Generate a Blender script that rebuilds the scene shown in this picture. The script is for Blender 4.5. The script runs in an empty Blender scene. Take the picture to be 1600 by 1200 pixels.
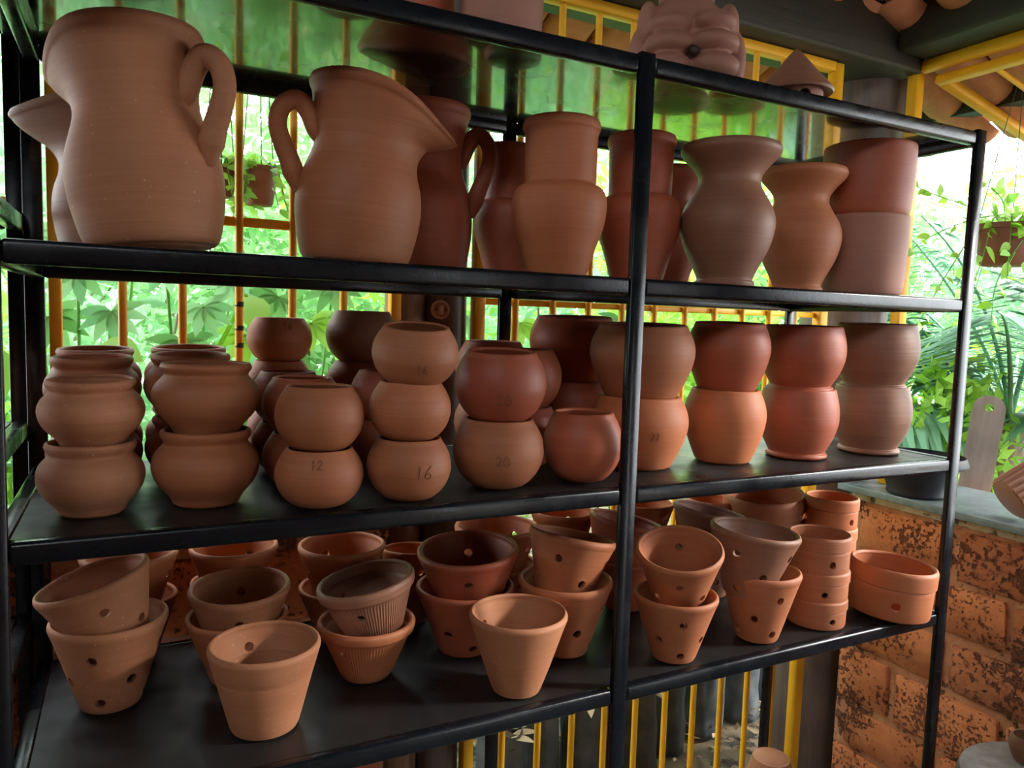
import bpy, bmesh, math, random
import numpy as np
from mathutils import Vector, Matrix, Euler, Quaternion

sc = bpy.context.scene
col = sc.collection
B = 1.00                       # height of the lowest shelf above the floor
rnd = random.Random(7)
PI = math.pi

# ------------------------------------------------------------------ camera
CAM = Vector((0.1476, -1.1521, 0.7115 + B))
YAW, PITCH, ROLL, FPX = 0.4702, -0.0862, 0.0312, 1174.9
cam_data = bpy.data.cameras.new('camera')
cam = bpy.data.objects.new('camera', cam_data)
col.objects.link(cam)
_f = Vector((math.sin(YAW) * math.cos(PITCH), math.cos(YAW) * math.cos(PITCH), math.sin(PITCH)))
_r = Vector((math.cos(YAW), -math.sin(YAW), 0)); _u = _r.cross(_f)
_r2 = _r * math.cos(ROLL) + _u * math.sin(ROLL); _u2 = _u * math.cos(ROLL) - _r * math.sin(ROLL)
cam.matrix_world = Matrix(((_r2.x, _u2.x, -_f.x, CAM.x), (_r2.y, _u2.y, -_f.y, CAM.y), (_r2.z, _u2.z, -_f.z, CAM.z), (0, 0, 0, 1)))
cam_data.sensor_fit = 'HORIZONTAL'; cam_data.sensor_width = 36.0
cam_data.lens = FPX / 1600 * 36.0
cam_data.clip_start = 0.02
sc.camera = cam

# ------------------------------------------------------------------ sky, sun, exposure
world = bpy.data.worlds.new('overcast_sky'); sc.world = world
world.use_nodes = True
_nt = world.node_tree
_bg = _nt.nodes['Background']
_bg.inputs['Color'].default_value = (0.90, 0.96, 1.0, 1)
_bg.inputs['Strength'].default_value = 9.0
sun_d = bpy.data.lights.new('sun', 'SUN'); sun_d.energy = 5.5; sun_d.angle = math.radians(8); sun_d.color = (1.0, 0.95, 0.86)
sun = bpy.data.objects.new('sun', sun_d); col.objects.link(sun)
sun.rotation_euler = Vector((-0.80, 0.42, -0.42)).to_track_quat('-Z', 'Y').to_euler()
sun.location = (4, -4, 5)
vs = sc.view_settings
vs.view_transform = 'Standard'; vs.look = 'None'; vs.gamma = 1.0; vs.use_curve_mapping = False
vs.exposure = -0.05
sc.cycles.use_denoising = True

# ------------------------------------------------------------------ helpers: tags, linking
def tag(o, label, cat=None, group=None, kind=None):
    if label: o['label'] = label
    if cat: o['category'] = cat
    if group: o['group'] = group
    if kind: o['kind'] = kind
    return o
def link(name, me, mat=None, parent=None, loc=(0, 0, 0), rot=None):
    o = bpy.data.objects.new(name, me); col.objects.link(o)
    if mat is not None and len(me.materials) == 0: me.materials.append(mat)
    o.location = loc
    if rot is not None: o.rotation_euler = rot
    if parent: o.parent = parent
    return o
def empty(name, loc=(0, 0, 0), rot=None):
    o = bpy.data.objects.new(name, None); col.objects.link(o); o.location = loc
    o.empty_display_size = 0.05
    if rot is not None: o.rotation_euler = rot
    return o
def copy_tree(o, parent=None):
    c = o.copy(); col.objects.link(c)
    if parent: c.parent = parent
    for ch in list(o.children): copy_tree(ch, c)
    return c
def mesh(name, v, f, smooth=True, sharp=40):
    me = bpy.data.meshes.new(name); me.from_pydata([tuple(p) for p in v], [], f); me.update()
    if smooth:
        me.polygons.foreach_set('use_smooth', [True] * len(me.polygons))
        if sharp: me.set_sharp_from_angle(angle=math.radians(sharp))
    return me
def bm_mesh(name, bm, smooth=False, sharp=40):
    me = bpy.data.meshes.new(name); bm.to_mesh(me); bm.free()
    if smooth:
        me.polygons.foreach_set('use_smooth', [True] * len(me.polygons))
        if sharp: me.set_sharp_from_angle(angle=math.radians(sharp))
    return me
def box(name, lo, hi, bevel=0.0, seg=2):
    bm = bmesh.new(); bmesh.ops.create_cube(bm, size=1)
    for v in bm.verts:
        v.co = Vector([lo[i] + (v.co[i] + .5) * (hi[i] - lo[i]) for i in range(3)])
    if bevel > 0:
        bmesh.ops.bevel(bm, geom=bm.edges[:], offset=bevel, segments=seg, affect='EDGES', profile=.5)
    return bm_mesh(name, bm, smooth=bevel > 0, sharp=50)
def catmull(pts, n=6):
    P = [np.array(p, float) for p in pts]; P = [2 * P[0] - P[1]] + P + [2 * P[-1] - P[-2]]
    out = []
    for i in range(1, len(P) - 2):
        for k in range(n):
            t = k / n; a, b, c, d = P[i - 1:i + 3]
            out.append(.5 * (2 * b + (c - a) * t + (2 * a - 5 * b + 4 * c - d) * t * t + (3 * b - a - 3 * c + d) * t ** 3))
    out.append(P[-2]); return out
def sweep(pts, radii, seg=10, flat=1.0, up=(0, 0, 1), name='tube', cap=True):
    """tube along points; radii scalar or list; flat squashes one side"""
    P = [Vector(p) for p in pts]; n = len(P)
    if not hasattr(radii, '__len__'): radii = [radii] * n
    v, f = [], []; up = Vector(up)
    for i in range(n):
        t = (P[min(i + 1, n - 1)] - P[max(i - 1, 0)]).normalized()
        s = t.cross(up)
        if s.length < 1e-3: s = t.cross(Vector((1, 0, 0.02)))
        s.normalize(); w = s.cross(t).normalized()
        for k in range(seg):
            a = 2 * PI * k / seg
            v.append(P[i] + (s * math.cos(a) + w * math.sin(a) * flat) * radii[i])
    for i in range(n - 1):
        for k in range(seg):
            f.append((i * seg + k, i * seg + (k + 1) % seg, (i + 1) * seg + (k + 1) % seg, (i + 1) * seg + k))
    if cap:
        f.append(tuple(range(seg - 1, -1, -1))); f.append(tuple((n - 1) * seg + k for k in range(seg)))
    return mesh(name, v, f, True, 60)
def evaluated(me, setup):
    """run modifiers on a mesh and return the result"""
    o = bpy.data.objects.new('tmp', me); col.objects.link(o)
    setup(o)
    dg = bpy.context.evaluated_depsgraph_get()
    new = bpy.data.meshes.new_from_object(o.evaluated_get(dg))
    bpy.data.objects.remove(o)
    return new

# ------------------------------------------------------------------ materials
def new_mat(name):
    m = bpy.data.materials.new(name); m.use_nodes = True
    nt = m.node_tree; return m, nt, nt.nodes['Principled BSDF']
def nd(nt, t, **kw):
    n = nt.nodes.new(t)
    for k, v in kw.items():
        if k in n.inputs: n.inputs[k].default_value = v
        else: setattr(n, k, v)
    return n
def mapped(nt, scale=(1, 1, 1), coord='Object'):
    tc = nd(nt, 'ShaderNodeTexCoord'); mp = nd(nt, 'ShaderNodeMapping')
    mp.inputs['Scale'].default_value = scale
    nt.links.new(tc.outputs[coord], mp.inputs['Vector']); return mp.outputs['Vector']
def noise(nt, vec, scale, detail=4, rough=.55):
    n = nd(nt, 'ShaderNodeTexNoise'); n.inputs['Scale'].default_value = scale
    n.inputs['Detail'].default_value = detail; n.inputs['Roughness'].default_value = rough
    if vec is not None: nt.links.new(vec, n.inputs['Vector'])
    return n.outputs['Fac']
def ramp(nt, fac, stops):
    r = nd(nt, 'ShaderNodeValToRGB')
    els = r.color_ramp.elements
    while len(els) < len(stops): els.new(.5)
    for e, (p, c) in zip(els, stops): e.position = p; e.color = (*c, 1) if len(c) == 3 else c
    nt.links.new(fac, r.inputs['Fac']); return r.outputs['Color']
def mixc(nt, fac, a, b, mode='MIX'):
    m = nd(nt, 'ShaderNodeMix', data_type='RGBA', blend_type=mode)
    for s, x in ((m.inputs[0], fac), (m.inputs[6], a), (m.inputs[7], b)):
        if hasattr(x, 'is_output') or isinstance(x, bpy.types.NodeSocket): nt.links.new(x, s)
        else: s.default_value = x if not isinstance(x, tuple) else ((*x, 1) if len(x) == 3 else x)
    return m.outputs[2]
def bump(nt, h, strength, dist, bsdf, prev=None):
    b = nd(nt, 'ShaderNodeBump'); b.inputs['Strength'].default_value = strength; b.inputs['Distance'].default_value = dist
    nt.links.new(h, b.inputs['Height'])
    if prev is not None: nt.links.new(prev, b.inputs['Normal'])
    nt.links.new(b.outputs['Normal'], bsdf.inputs['Normal']); return b.outputs['Normal']

def clay(name, c1, c2, band=0.5, rough=.68, dusty=0.0):
    c1 = tuple(x * .86 for x in c1); c2 = tuple(x * .86 for x in c2)
    m, nt, bs = new_mat(name)
    v = mapped(nt); vb = mapped(nt, (4, 4, 170))
    blot = noise(nt, v, 9, 5); fine = noise(nt, v, 260, 3); bands = noise(nt, vb, 1.0, 3)
    c = ramp(nt, blot, [(.3, c1), (.72, c2)])
    dk = tuple(x * .82 for x in c1)
    c = mixc(nt, ramp(nt, bands, [(.35, (.65 * band,) * 3), (.62, (0, 0, 0))]), c, dk)
    if dusty: c = mixc(nt, ramp(nt, noise(nt, v, 210, 1), [(.745, (0, 0, 0)), (.775, (dusty,) * 3)]), c, (.75, .62, .5))
    oi = nd(nt, 'ShaderNodeObjectInfo')
    hs = nd(nt, 'ShaderNodeHueSaturation')
    mr = nd(nt, 'ShaderNodeMapRange'); mr.inputs['To Min'].default_value = .88; mr.inputs['To Max'].default_value = 1.1
    nt.links.new(oi.outputs['Random'], mr.inputs['Value']); nt.links.new(mr.outputs['Result'], hs.inputs['Value'])
    nt.links.new(c, hs.inputs['Color']); nt.links.new(hs.outputs['Color'], bs.inputs['Base Color'])
    bs.inputs['Roughness'].default_value = rough - .08; bs.inputs['Specular IOR Level'].default_value = .42
    p = bump(nt, bands, .6 * band + .05, .0015, bs); bump(nt, fine, .25, .0005, bs, p)
    return m
CLAY = clay('terracotta', (.43, .138, .056), (.52, .188, .082))
CLAY_RED = clay('red_terracotta', (.40, .088, .040), (.47, .122, .054), .45, .6)
CLAY_ORANGE = clay('orange_terracotta', (.52, .150, .052), (.60, .20, .075), .4)
CLAY_BROWN = clay('brown_terracotta', (.31, .135, .080), (.38, .17, .098), .6, .6)
CLAY_SAND = clay('sandy_terracotta', (.45, .175, .080), (.54, .228, .112), .45, .75, .5)
CLAY_PINK = clay('pale_pink_terracotta', (.38, .165, .110), (.45, .205, .140), .3, .7)

def paint(name, base, rough, orange_peel=.12, dust=0.0, peel_scale=90, dustcol=(.10, .095, .09), coat=0.0):
    m, nt, bs = new_mat(name); v = mapped(nt)
    n1 = noise(nt, v, 11, 5); n2 = noise(nt, v, peel_scale, 2)
    c = mixc(nt, ramp(nt, n1, [(.38, (0, 0, 0)), (.75, (max(dust, .12),) * 3)]), base, dustcol)
    nt.links.new(c, bs.inputs['Base Color'])
    rr = ramp(nt, n1, [(.3, (rough,) * 3), (.75, (min(1, rough + .22 + dust * .3),) * 3)])
    nt.links.new(rr, bs.inputs['Roughness'])
    bs.inputs['Specular IOR Level'].default_value = .9 if coat else .38
    bs.inputs['Coat Weight'].default_value = coat; bs.inputs['Coat Roughness'].default_value = .06; bs.inputs['Coat IOR'].default_value = 1.7
    bump(nt, n2, orange_peel, .002, bs); return m
BLACK = paint('black_gloss_paint', (.004, .006, .009), .17, .10, 0, 160, (.02, .022, .026))
TRAY = paint('black_tray_paint', (.014, .014, .015), .26, .08, .35, 70, (.032, .030, .029))
GREYSTEEL = paint('grey_steel', (.22, .24, .24), .35)
YELLOW = paint('yellow_enamel', (.84, .42, .015), .38, .05, 0, 60, (.45, .2, .02))
def wood(name, c1, c2, rough=.6, sc_=(14, 14, 1.2)):
    m, nt, bs = new_mat(name); v = mapped(nt, sc_)
    n = noise(nt, v, 2.2, 7, .65); k = noise(nt, mapped(nt), 5, 3)
    c = ramp(nt, n, [(.28, c1), (.7, c2)])
    c = mixc(nt, ramp(nt, k, [(.3, (.5, .5, .5)), (.6, (0, 0, 0))]), c, tuple(x * .6 for x in c1))
    nt.links.new(c, bs.inputs['Base Color']); bs.inputs['Roughness'].default_value = rough
    bump(nt, n, .35, .006, bs); return m
LOGWOOD = wood('weathered_log', (.055, .034, .026), (.135, .092, .070), .5)
LOGWARM = wood('warm_log', (.13, .06, .03), (.30, .17, .095), .5)
DARKBEAM = wood('dark_beam', (.012, .010, .006), (.034, .028, .014), .6, (1.2, 14, 14))
DARKBEAM_Y = wood('dark_beam_y', (.010, .009, .007), (.028, .024, .016), .6, (14, 1.2, 14))
GREYWOOD = wood('grey_plank_wood', (.20, .17, .15), (.38, .34, .31), .7)
def rough_mat(name, c1, c2, scale, bs_, bd, rough=.9, pits=None):
    m, nt, bs = new_mat(name); v = nd(nt, 'ShaderNodeNewGeometry').outputs['Position']
    n = noise(nt, v, scale, 8, .65)
    c = ramp(nt, n, [(.3, c1), (.7, c2)])
    p = bump(nt, n, bs_, bd, bs)
    if pits:
        k0 = noise(nt, v, pits[0], 5, .65); k1 = noise(nt, v, 4.5, 3)
        ml = nd(nt, 'ShaderNodeMath', operation='MULTIPLY_ADD'); nt.links.new(k1, ml.inputs[0]); ml.inputs[1].default_value = .7; ml.inputs[2].default_value = -.35
        ak = nd(nt, 'ShaderNodeMath', operation='ADD'); nt.links.new(k0, ak.inputs[0]); nt.links.new(ml.outputs[0], ak.inputs[1]); k = ak.outputs[0]
        c = mixc(nt, ramp(nt, k, [(pits[1] - .02, (.9, .9, .9)), (pits[1] + .09, (0, 0, 0))]), c, tuple(x * .42 for x in c1))
        bump(nt, ramp(nt, k, [(pits[1] - .03, (0, 0, 0)), (pits[1] + .06, (1, 1, 1))]), 1.0, .02, bs, p)
    nt.links.new(c, bs.inputs['Base Color']); bs.inputs['Roughness'].default_value = rough
    return m
ADOBE = rough_mat('adobe_brick', (.50, .140, .045), (.66, .225, .080), 9, .8, .016, .9, (70, .375))
ADOBE_DARK = rough_mat('adobe_brick_worn', (.38, .10, .038), (.54, .175, .065), 14, .9, .018, .9, (55, .42))
MORTAR = rough_mat('crumbly_mortar', (.34, .115, .05), (.54, .25, .12), 18, .8, .012, .95, (34, .37))
MORTAR_PALE = rough_mat('pale_mortar', (.42, .33, .22), (.70, .60, .44), 18, .8, .012, .95, (30, .38))
PLASTER = rough_mat('stained_plaster', (.27, .10, .06), (.46, .24, .16), 5, .5, .01, .9, (16, .36))
SLAB = rough_mat('grey_stone_slab', (.10, .13, .14), (.20, .24, .25), 30, .08, .002, .32)
CONCRETE = rough_mat('concrete', (.13, .11, .09), (.22, .19, .16), 4, .2, .004, .85)
DIRT = rough_mat('damp_earth', (.10, .075, .045), (.26, .20, .13), 3, .5, .02, .95, (14, .36))
ROOFTILE = rough_mat('roof_tile_clay', (.46, .16, .075), (.62, .27, .14), 12, .3, .004, .85)
BOARDS = wood('roof_board', (.05, .04, .03), (.12, .095, .07), .7, (2, 10, 10))
PLASTIC_BLACK = paint('black_plastic', (.012, .014, .02), .35, .2, .3, 25, (.06, .06, .065))
PLASTIC_BROWN = paint('brown_plastic', (.22, .075, .05), .45, .05, .2, 60, (.26, .12, .09))
PALEPOST = paint('pale_green_paint', (.55, .66, .58), .5)
CERAMIC = paint('cream_ceramic', (.55, .36, .2), .35, .03, .2, 60, (.35, .2, .1))
BAG = paint('black_nursery_bag', (.05, .06, .072), .26, .8, .6, 16, (.16, .16, .145))
SOIL = rough_mat('potting_soil', (.03, .02, .012), (.09, .06, .04), 60, .8, .01, .95)
def flat_mat(name, c, rough=.6):
    m, nt, bs = new_mat(name); v = mapped(nt)
    cc = ramp(nt, noise(nt, v, 20, 3), [(.3, tuple(x * .85 for x in c)), (.7, c)])
    nt.links.new(cc, bs.inputs['Base Color']); bs.inputs['Roughness'].default_value = rough; return m
PENCIL = flat_mat('pencil', (.20, .075, .042), .8)
WIRE = flat_mat('green_wire', (.05, .09, .06), .5)
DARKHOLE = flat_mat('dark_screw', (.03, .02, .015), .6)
BARK = wood('bark', (.16, .12, .08), (.34, .27, .20), .85)
def leaf_mat(name, cols, trans=.45, rough=.45):
    m, nt, bs = new_mat(name)
    g = nd(nt, 'ShaderNodeNewGeometry'); oi = nd(nt, 'ShaderNodeObjectInfo')
    ad = nd(nt, 'ShaderNodeMath', operation='ADD'); fr = nd(nt, 'ShaderNodeMath', operation='FRACT')
    nt.links.new(g.outputs['Random Per Island'], ad.inputs[0]); nt.links.new(oi.outputs['Random'], ad.inputs[1]); nt.links.new(ad.outputs[0], fr.inputs[0])
    c = ramp(nt, fr.outputs[0], [(i / max(1, len(cols) - 1), x) for i, x in enumerate(cols)])
    c = mixc(nt, noise(nt, mapped(nt), 30, 2), c, mixc(nt, .5, c, (.9, 1, .6), 'MULTIPLY'))
    nt.links.new(c, bs.inputs['Base Color']); bs.inputs['Roughness'].default_value = rough
    tr = nd(nt, 'ShaderNodeBsdfTranslucent'); nt.links.new(c, tr.inputs['Color'])
    mx = nd(nt, 'ShaderNodeMixShader'); mx.inputs[0].default_value = trans
    nt.links.new(bs.outputs[0], mx.inputs[1]); nt.links.new(tr.outputs[0], mx.inputs[2])
    nt.links.new(mx.outputs[0], nt.nodes['Material Output'].inputs['Surface']); return m
LEAF_MINT = leaf_mat('mint_leaf', [(.20, .46, .24), (.33, .62, .36), (.44, .72, .47), (.27, .56, .24)], .5)
LEAF_LIME = leaf_mat('lime_leaf', [(.26, .54, .05), (.38, .68, .09), (.48, .74, .17), (.30, .60, .13)], .5)
LEAF_MID = leaf_mat('green_leaf', [(.12, .32, .09), (.22, .48, .17), (.32, .60, .26), (.17, .40, .12)], .5)
LEAF_PALM = leaf_mat('palm_leaf', [(.11, .26, .17), (.19, .38, .27), (.27, .46, .34)], .3)
LEAF_DRY = leaf_mat('dry_leaf', [(.36, .22, .12), (.58, .44, .30), (.26, .14, .07), (.70, .58, .44)], .2, .7)

# ------------------------------------------------------------------ the setting
tag(link('floor', box('floor', (-3.4, -4.2, -.08), (2.69, .73, 0)), CONCRETE), 'grey concrete floor under the pottery racks', kind='structure')
bm = bmesh.new(); bmesh.ops.create_grid(bm, x_segments=60, y_segments=60, size=14)
for v in bm.verts:
    v.co.z += .02 * math.sin(v.co.x * 3.1) * math.cos(v.co.y * 2.7)
tag(link('ground', bm_mesh('ground', bm, True, 0), DIRT, loc=(4, 3, -.10)), 'damp brown earth outside the grille', kind='structure')

# --- adobe walls, every brick a piece of its own
def brick_mesh(seed):
    r = random.Random(seed); bm = bmesh.new(); bmesh.ops.create_cube(bm, size=1)
    bmesh.ops.bevel(bm, geom=bm.edges[:], offset=.045, segments=1, affect='EDGES')
    for v in bm.verts:
        v.co += Vector((r.uniform(-.03, .03), r.uniform(-.022, .022), r.uniform(-.035, .035)))
    return bm_mesh('brick', bm, True, 55)
BRICKS = [[brick_mesh(s) for s in range(5)], [brick_mesh(s + 9) for s in range(3)]]
for l, m_ in zip(BRICKS, (ADOBE, ADOBE_DARK)):
    for me in l: me.materials.append(m_)
def brick_wall(name, axis, face, thick, a0, a1, courses, length, label, core=MORTAR, phase=.0):
    """axis 'Y': wall runs along Y with its face at X=face; axis 'X': along X with its face at Y=face"""
    z0, z1 = courses[0], courses[-1]
    ins = .014
    lo = (face + ins, a0, z0) if axis == 'Y' else (a0, face + ins, z0)
    hi = (face + thick - ins, a1, z1) if axis == 'Y' else (a1, face + thick - ins, z1)
    w = tag(link(name, box(name, lo, hi), core), label, kind='structure')
    for ci in range(len(courses) - 1):
        zb, zt = courses[ci], courses[ci + 1]
        s = a1 - (phase + (.5 if ci % 2 else 0)) * length
        s += length
        while s > a0:
            e = s - length; hi_ = min(s, a1); lo_ = max(e, a0)
            if hi_ - lo_ > .05:
                gap = .015 + rnd.uniform(0, .012)
                me = rnd.choice(BRICKS[0] if rnd.random() < .68 else BRICKS[1])
                o = bpy.data.objects.new('brick', me); col.objects.link(o); o.parent = w
                mid = (hi_ + lo_) / 2; L = hi_ - lo_ - gap; H = zt - zb - gap
                pr_ = rnd.uniform(-.006, .008)
                if axis == 'Y':
                    o.location = (face + thick / 2 + pr_, mid, (zb + zt) / 2); o.scale = (thick, L, H)
                else:
                    o.location = (mid, face + thick / 2 + pr_, (zb + zt) / 2); o.scale = (L, thick, H)
                o.rotation_euler = (rnd.uniform(-.02, .02), rnd.uniform(-.01, .01), rnd.uniform(-.012, .012))
            s = e
    return w
brick_wall('wall_right', 'Y', 2.50, .20, -2.4, .715, [0, B - .83, B - .661, B - .457, B - .27, B - .09, B + .095], .373,
           'low wall of rough orange adobe bricks with crumbling mortar', phase=.6)
brick_wall('wall_back', 'X', .68, .16, -3.2, .735, [0, .19, .38, .57, .76, .95, B + .14], .36,
           'low stained adobe wall below the left yellow grille', core=PLASTER)
tag(link('trim_1', box('t', (-3.2, .675, B + .14), (.735, .845, B + .235), .006), MORTAR), 'pale plaster capping of the back wall', kind='structure')
tag(link('trim_2', box('t', (2.505, -2.4, B + .095), (2.695, .715, B + .128), .006), MORTAR_PALE), 'pale mortar bed under the stone counter slab', kind='structure')
tag(link('counter_slab', box('slab', (2.458, -2.4, B + .128), (2.86, .73, B + .153), .003), SLAB), 'grey polished stone slab capping the low brick wall', 'countertop')

# --- unseen shed walls behind and beside the camera, added to hold back daylight
tag(link('wall_front_added', box('wf', (-3.3, -3.5, 0), (2.25, -3.35, B + 2.5)), PLASTER), 'unseen plastered wall added opposite the rack to cut front daylight', kind='structure')  # unseen; length set by how much front light should enter
tag(link('wall_left_added', box('wl', (-3.35, -3.5, 0), (-3.2, .84, B + 2.4)), PLASTER), 'unseen plastered end wall added to dim the shed', kind='structure')  # unseen; added to lessen the light on the pot fronts

tag(link('wall_side_added', box('ws', (2.50, -3.5, B + .153), (2.69, -1.25, B + 1.66)), PLASTER), 'unseen plastered wall added beyond the side window to limit daylight', kind='structure')  # unseen; added to close part of the side opening to daylight

# --- timber
def log(name, base, top, r0, r1, mat, label, seed=0):
    r = random.Random(seed); n = 22; seg = 28; v, f = [], []
    a, b = Vector(base), Vector(top)
    for i in range(n):
        t = i / (n - 1); c = a.lerp(b, t); rr = r0 + (r1 - r0) * t
        for k in range(seg):
            th = 2 * PI * k / seg
            q = rr * (1 + .03 * math.sin(3 * th + t * 5 + seed) + .018 * math.sin(7 * th - t * 11) + r.uniform(-.006, .006))
            v.append(c + Vector((math.cos(th) * q, math.sin(th) * q, 0)))
    for i in range(n - 1):
        for k in range(seg):
            f.append((i * seg + k, i * seg + (k + 1) % seg, (i + 1) * seg + (k + 1) % seg, (i + 1) * seg + k))
    f.append(tuple(range(seg - 1, -1, -1))); f.append(tuple((n - 1) * seg + k for k in range(seg)))
    return tag(link(name, mesh(name, v, f, True, 60), mat), label, 'post')
log('timber_post', (2.555, .89, -.05), (2.625, .86, B + 1.86), .158, .155, LOGWOOD, 'thick dark round timber post in the corner behind the rack', 3)
log('timber_post', (.795, .765, -.05), (.795, .765, B + 1.62), .056, .052, LOGWARM, 'warm brown timber post against the end of the left grille', 5)
log('timber_post', (.908, .752, -.05), (.905, .752, B + 1.62), .060, .056, LOGWOOD, 'purplish brown timber post carrying the round switch', 8)
tag(link('roof_beam', box('b', (-3.2, .62, B + 1.605), (2.62, .86, B + 1.86), .012), DARKBEAM), 'dark wooden beam above the yellow grille', 'beam')
tag(link('roof_beam', box('b', (2.46, -2.5, B + 1.645), (2.68, .615, B + 1.9), .012), DARKBEAM_Y), 'dark wooden beam over the side opening', 'beam')

# round switch on the post
sw = empty('light_switch', (.868, .69, B + .73), (0, 0, -.30))
bm = bmesh.new(); bmesh.ops.create_cone(bm, segments=40, radius1=.0255, radius2=.0235, depth=.026, cap_ends=True)
bmesh.ops.rotate(bm, verts=bm.verts, matrix=Matrix.Rotation(PI / 2, 3, 'X'))
bmesh.ops.bevel(bm, geom=[e for e in bm.edges if e.calc_face_angle(0) > .8], offset=.003, segments=2, affect='EDGES')
link('base', bm_mesh('base', bm, True), CERAMIC, sw)
bm = bmesh.new(); bmesh.ops.create_cone(bm, segments=40, radius1=.019, radius2=.019, depth=.004, cap_ends=True)
bmesh.ops.rotate(bm, verts=bm.verts, matrix=Matrix.Rotation(PI / 2, 3, 'X'))
link('face_disc', bm_mesh('face_disc', bm, True), CLAY_PINK, sw, (0, -.0135, 0))
link('rocker', box('rocker', (-.0055, -.022, -.013), (.0055, -.012, .011), .002), CERAMIC, sw)
for dx in (-.0125, .0125):
    bm = bmesh.new(); bmesh.ops.create_cone(bm, segments=14, radius1=.003, radius2=.003, depth=.004, cap_ends=True)
    bmesh.ops.rotate(bm, verts=bm.verts, matrix=Matrix.Rotation(PI / 2, 3, 'X'))
    link('screw', bm_mesh('screw', bm, True), DARKHOLE, sw, (dx, -.0155, 0))
tag(sw, 'round cream light switch screwed to the timber post', 'switch')

# --- yellow grilles (bars are parts)
def bar(parent, name, a, b, r, mat=YELLOW, seg=10):
    return link(name, sweep([a, Vector(a).lerp(Vector(b), .5), b], r, seg, name=name), mat, parent)
def flat_bar(parent, name, lo, hi, mat=YELLOW):
    return link(name, box(name, lo, hi, .002, 1), mat, parent)
GY = .705
g = empty('window_grille', (.37, GY, B + .24)); g.matrix_world
def rel(o, p): return tuple(Vector(p) - o.location)
def fb(o, name, lo, hi, mat=YELLOW): return flat_bar(o, name, rel(o, lo), rel(o, hi), mat)
def rb(o, name, a, b, r=.0095, mat=YELLOW): return bar(o, name, rel(o, a), rel(o, b), r, mat)
fb(g, 'frame_post', (-.005, GY - .015, B + .235), (.018, GY + .015, B + 1.6))
fb(g, 'frame_post', (.735, GY - .015, B + .235), (.762, GY + .015, B + 1.6))
fb(g, 'top_rail', (.018, GY - .015, B + 1.572), (.735, GY + .015, B + 1.6))
fb(g, 'bottom_rail', (.018, GY - .012, B + .237), (.735, GY + .012, B + .262))
for x in (.132, .252, .373, .494, .617): rb(g, 'bar', (x, GY, B + .262), (x, GY, B + 1.572))
for zz in (.625, .665, .72):
    link('rust_mark', sweep([rel(g, (.373, GY, B + zz)), rel(g, (.3735, GY, B + zz + .006)), rel(g, (.374, GY, B + zz + .012))], .0098, 10), DARKHOLE, g)
fb(g, 'cross_rail', (.018, GY + .004, B + .905), (.735, GY + .012, B + .927))
tag(g, 'yellow barred window grille behind the jugs and rimmed pots', 'grille')
g = empty('window_grille', (-1.2, GY, B + .24))
fb(g, 'frame_post', (-.062, GY - .012, B + .235), (-.04, GY + .012, B + 1.6), PALEPOST)
fb(g, 'frame_post', (-2.4, GY - .012, B + .235), (-2.378, GY + .012, B + 1.6))
for z in (.24, .905, 1.575): fb(g, 'cross_rail', (-2.378, GY - .006, B + z), (-.062, GY + .006, B + z + .022))
for i in range(18): rb(g, 'bar', (-2.27 + i * .12, GY, B + .262), (-2.27 + i * .12, GY, B + 1.575))
tag(g, 'yellow grille with a pale end post behind the neighbouring rack', 'grille')
g = empty('barred_gate', (1.63, GY, .02))
fb(g, 'frame_post', (.966, GY - .018, .02), (.996, GY + .018, B + 1.6))
fb(g, 'frame_post', (2.262, GY - .018, .02), (2.30, GY + .018, B + 1.6))
fb(g, 'top_rail', (.996, GY - .018, B + 1.572), (2.262, GY + .018, B + 1.602))
fb(g, 'bottom_rail', (.996, GY - .012, .03), (2.262, GY + .012, .06))
fb(g, 'cross_rail', (.996, GY + .004, B + .748), (2.262, GY + .014, B + .766))
for i in range(10):
    x = 1.094 + i * .1185
    rb(g, 'bar', (x, GY, .06), (x, GY, B + 1.572), .0100)
tag(g, 'tall yellow barred gate behind the cylinder-necked vases', 'grille')
g = empty('side_window_frame', (2.54, .58, B + .153))
fb(g, 'frame_post', (2.60, .634, B + .153), (2.64, .672, B + 1.645))
fb(g, 'top_rail', (2.60, -1.25, B + 1.61), (2.64, .634, B + 1.645))
tag(g, 'yellow frame of the open side window beside the corner post', 'window frame')
# awning grille hinged at the top, swung out
g = empty('awning_grille', (2.645, .60, B + 1.585), (0, math.radians(13), 0))
def lb(name, lo, hi): return link(name, box(name, lo, hi, .003, 1), YELLOW, g)
lb('hinge_rail', (0, -1.8, -.014), (.035, 0, .014)); lb('outer_rail', (1.03, -1.8, -.014), (1.065, 0, .014))
lb('side_rail', (.035, -.038, -.016), (1.03, 0, .016)); lb('side_rail', (.035, -1.8, -.016), (1.03, -1.76, .016))
for i in range(11):
    y = -.19 - i * .15
    link('bar', sweep([(.035, y, 0), (.5, y, 0), (1.03, y, 0)], .009, 8), YELLOW, g)
tag(g, 'yellow barred window shutter swung out under the tiled eave', 'shutter')

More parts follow.
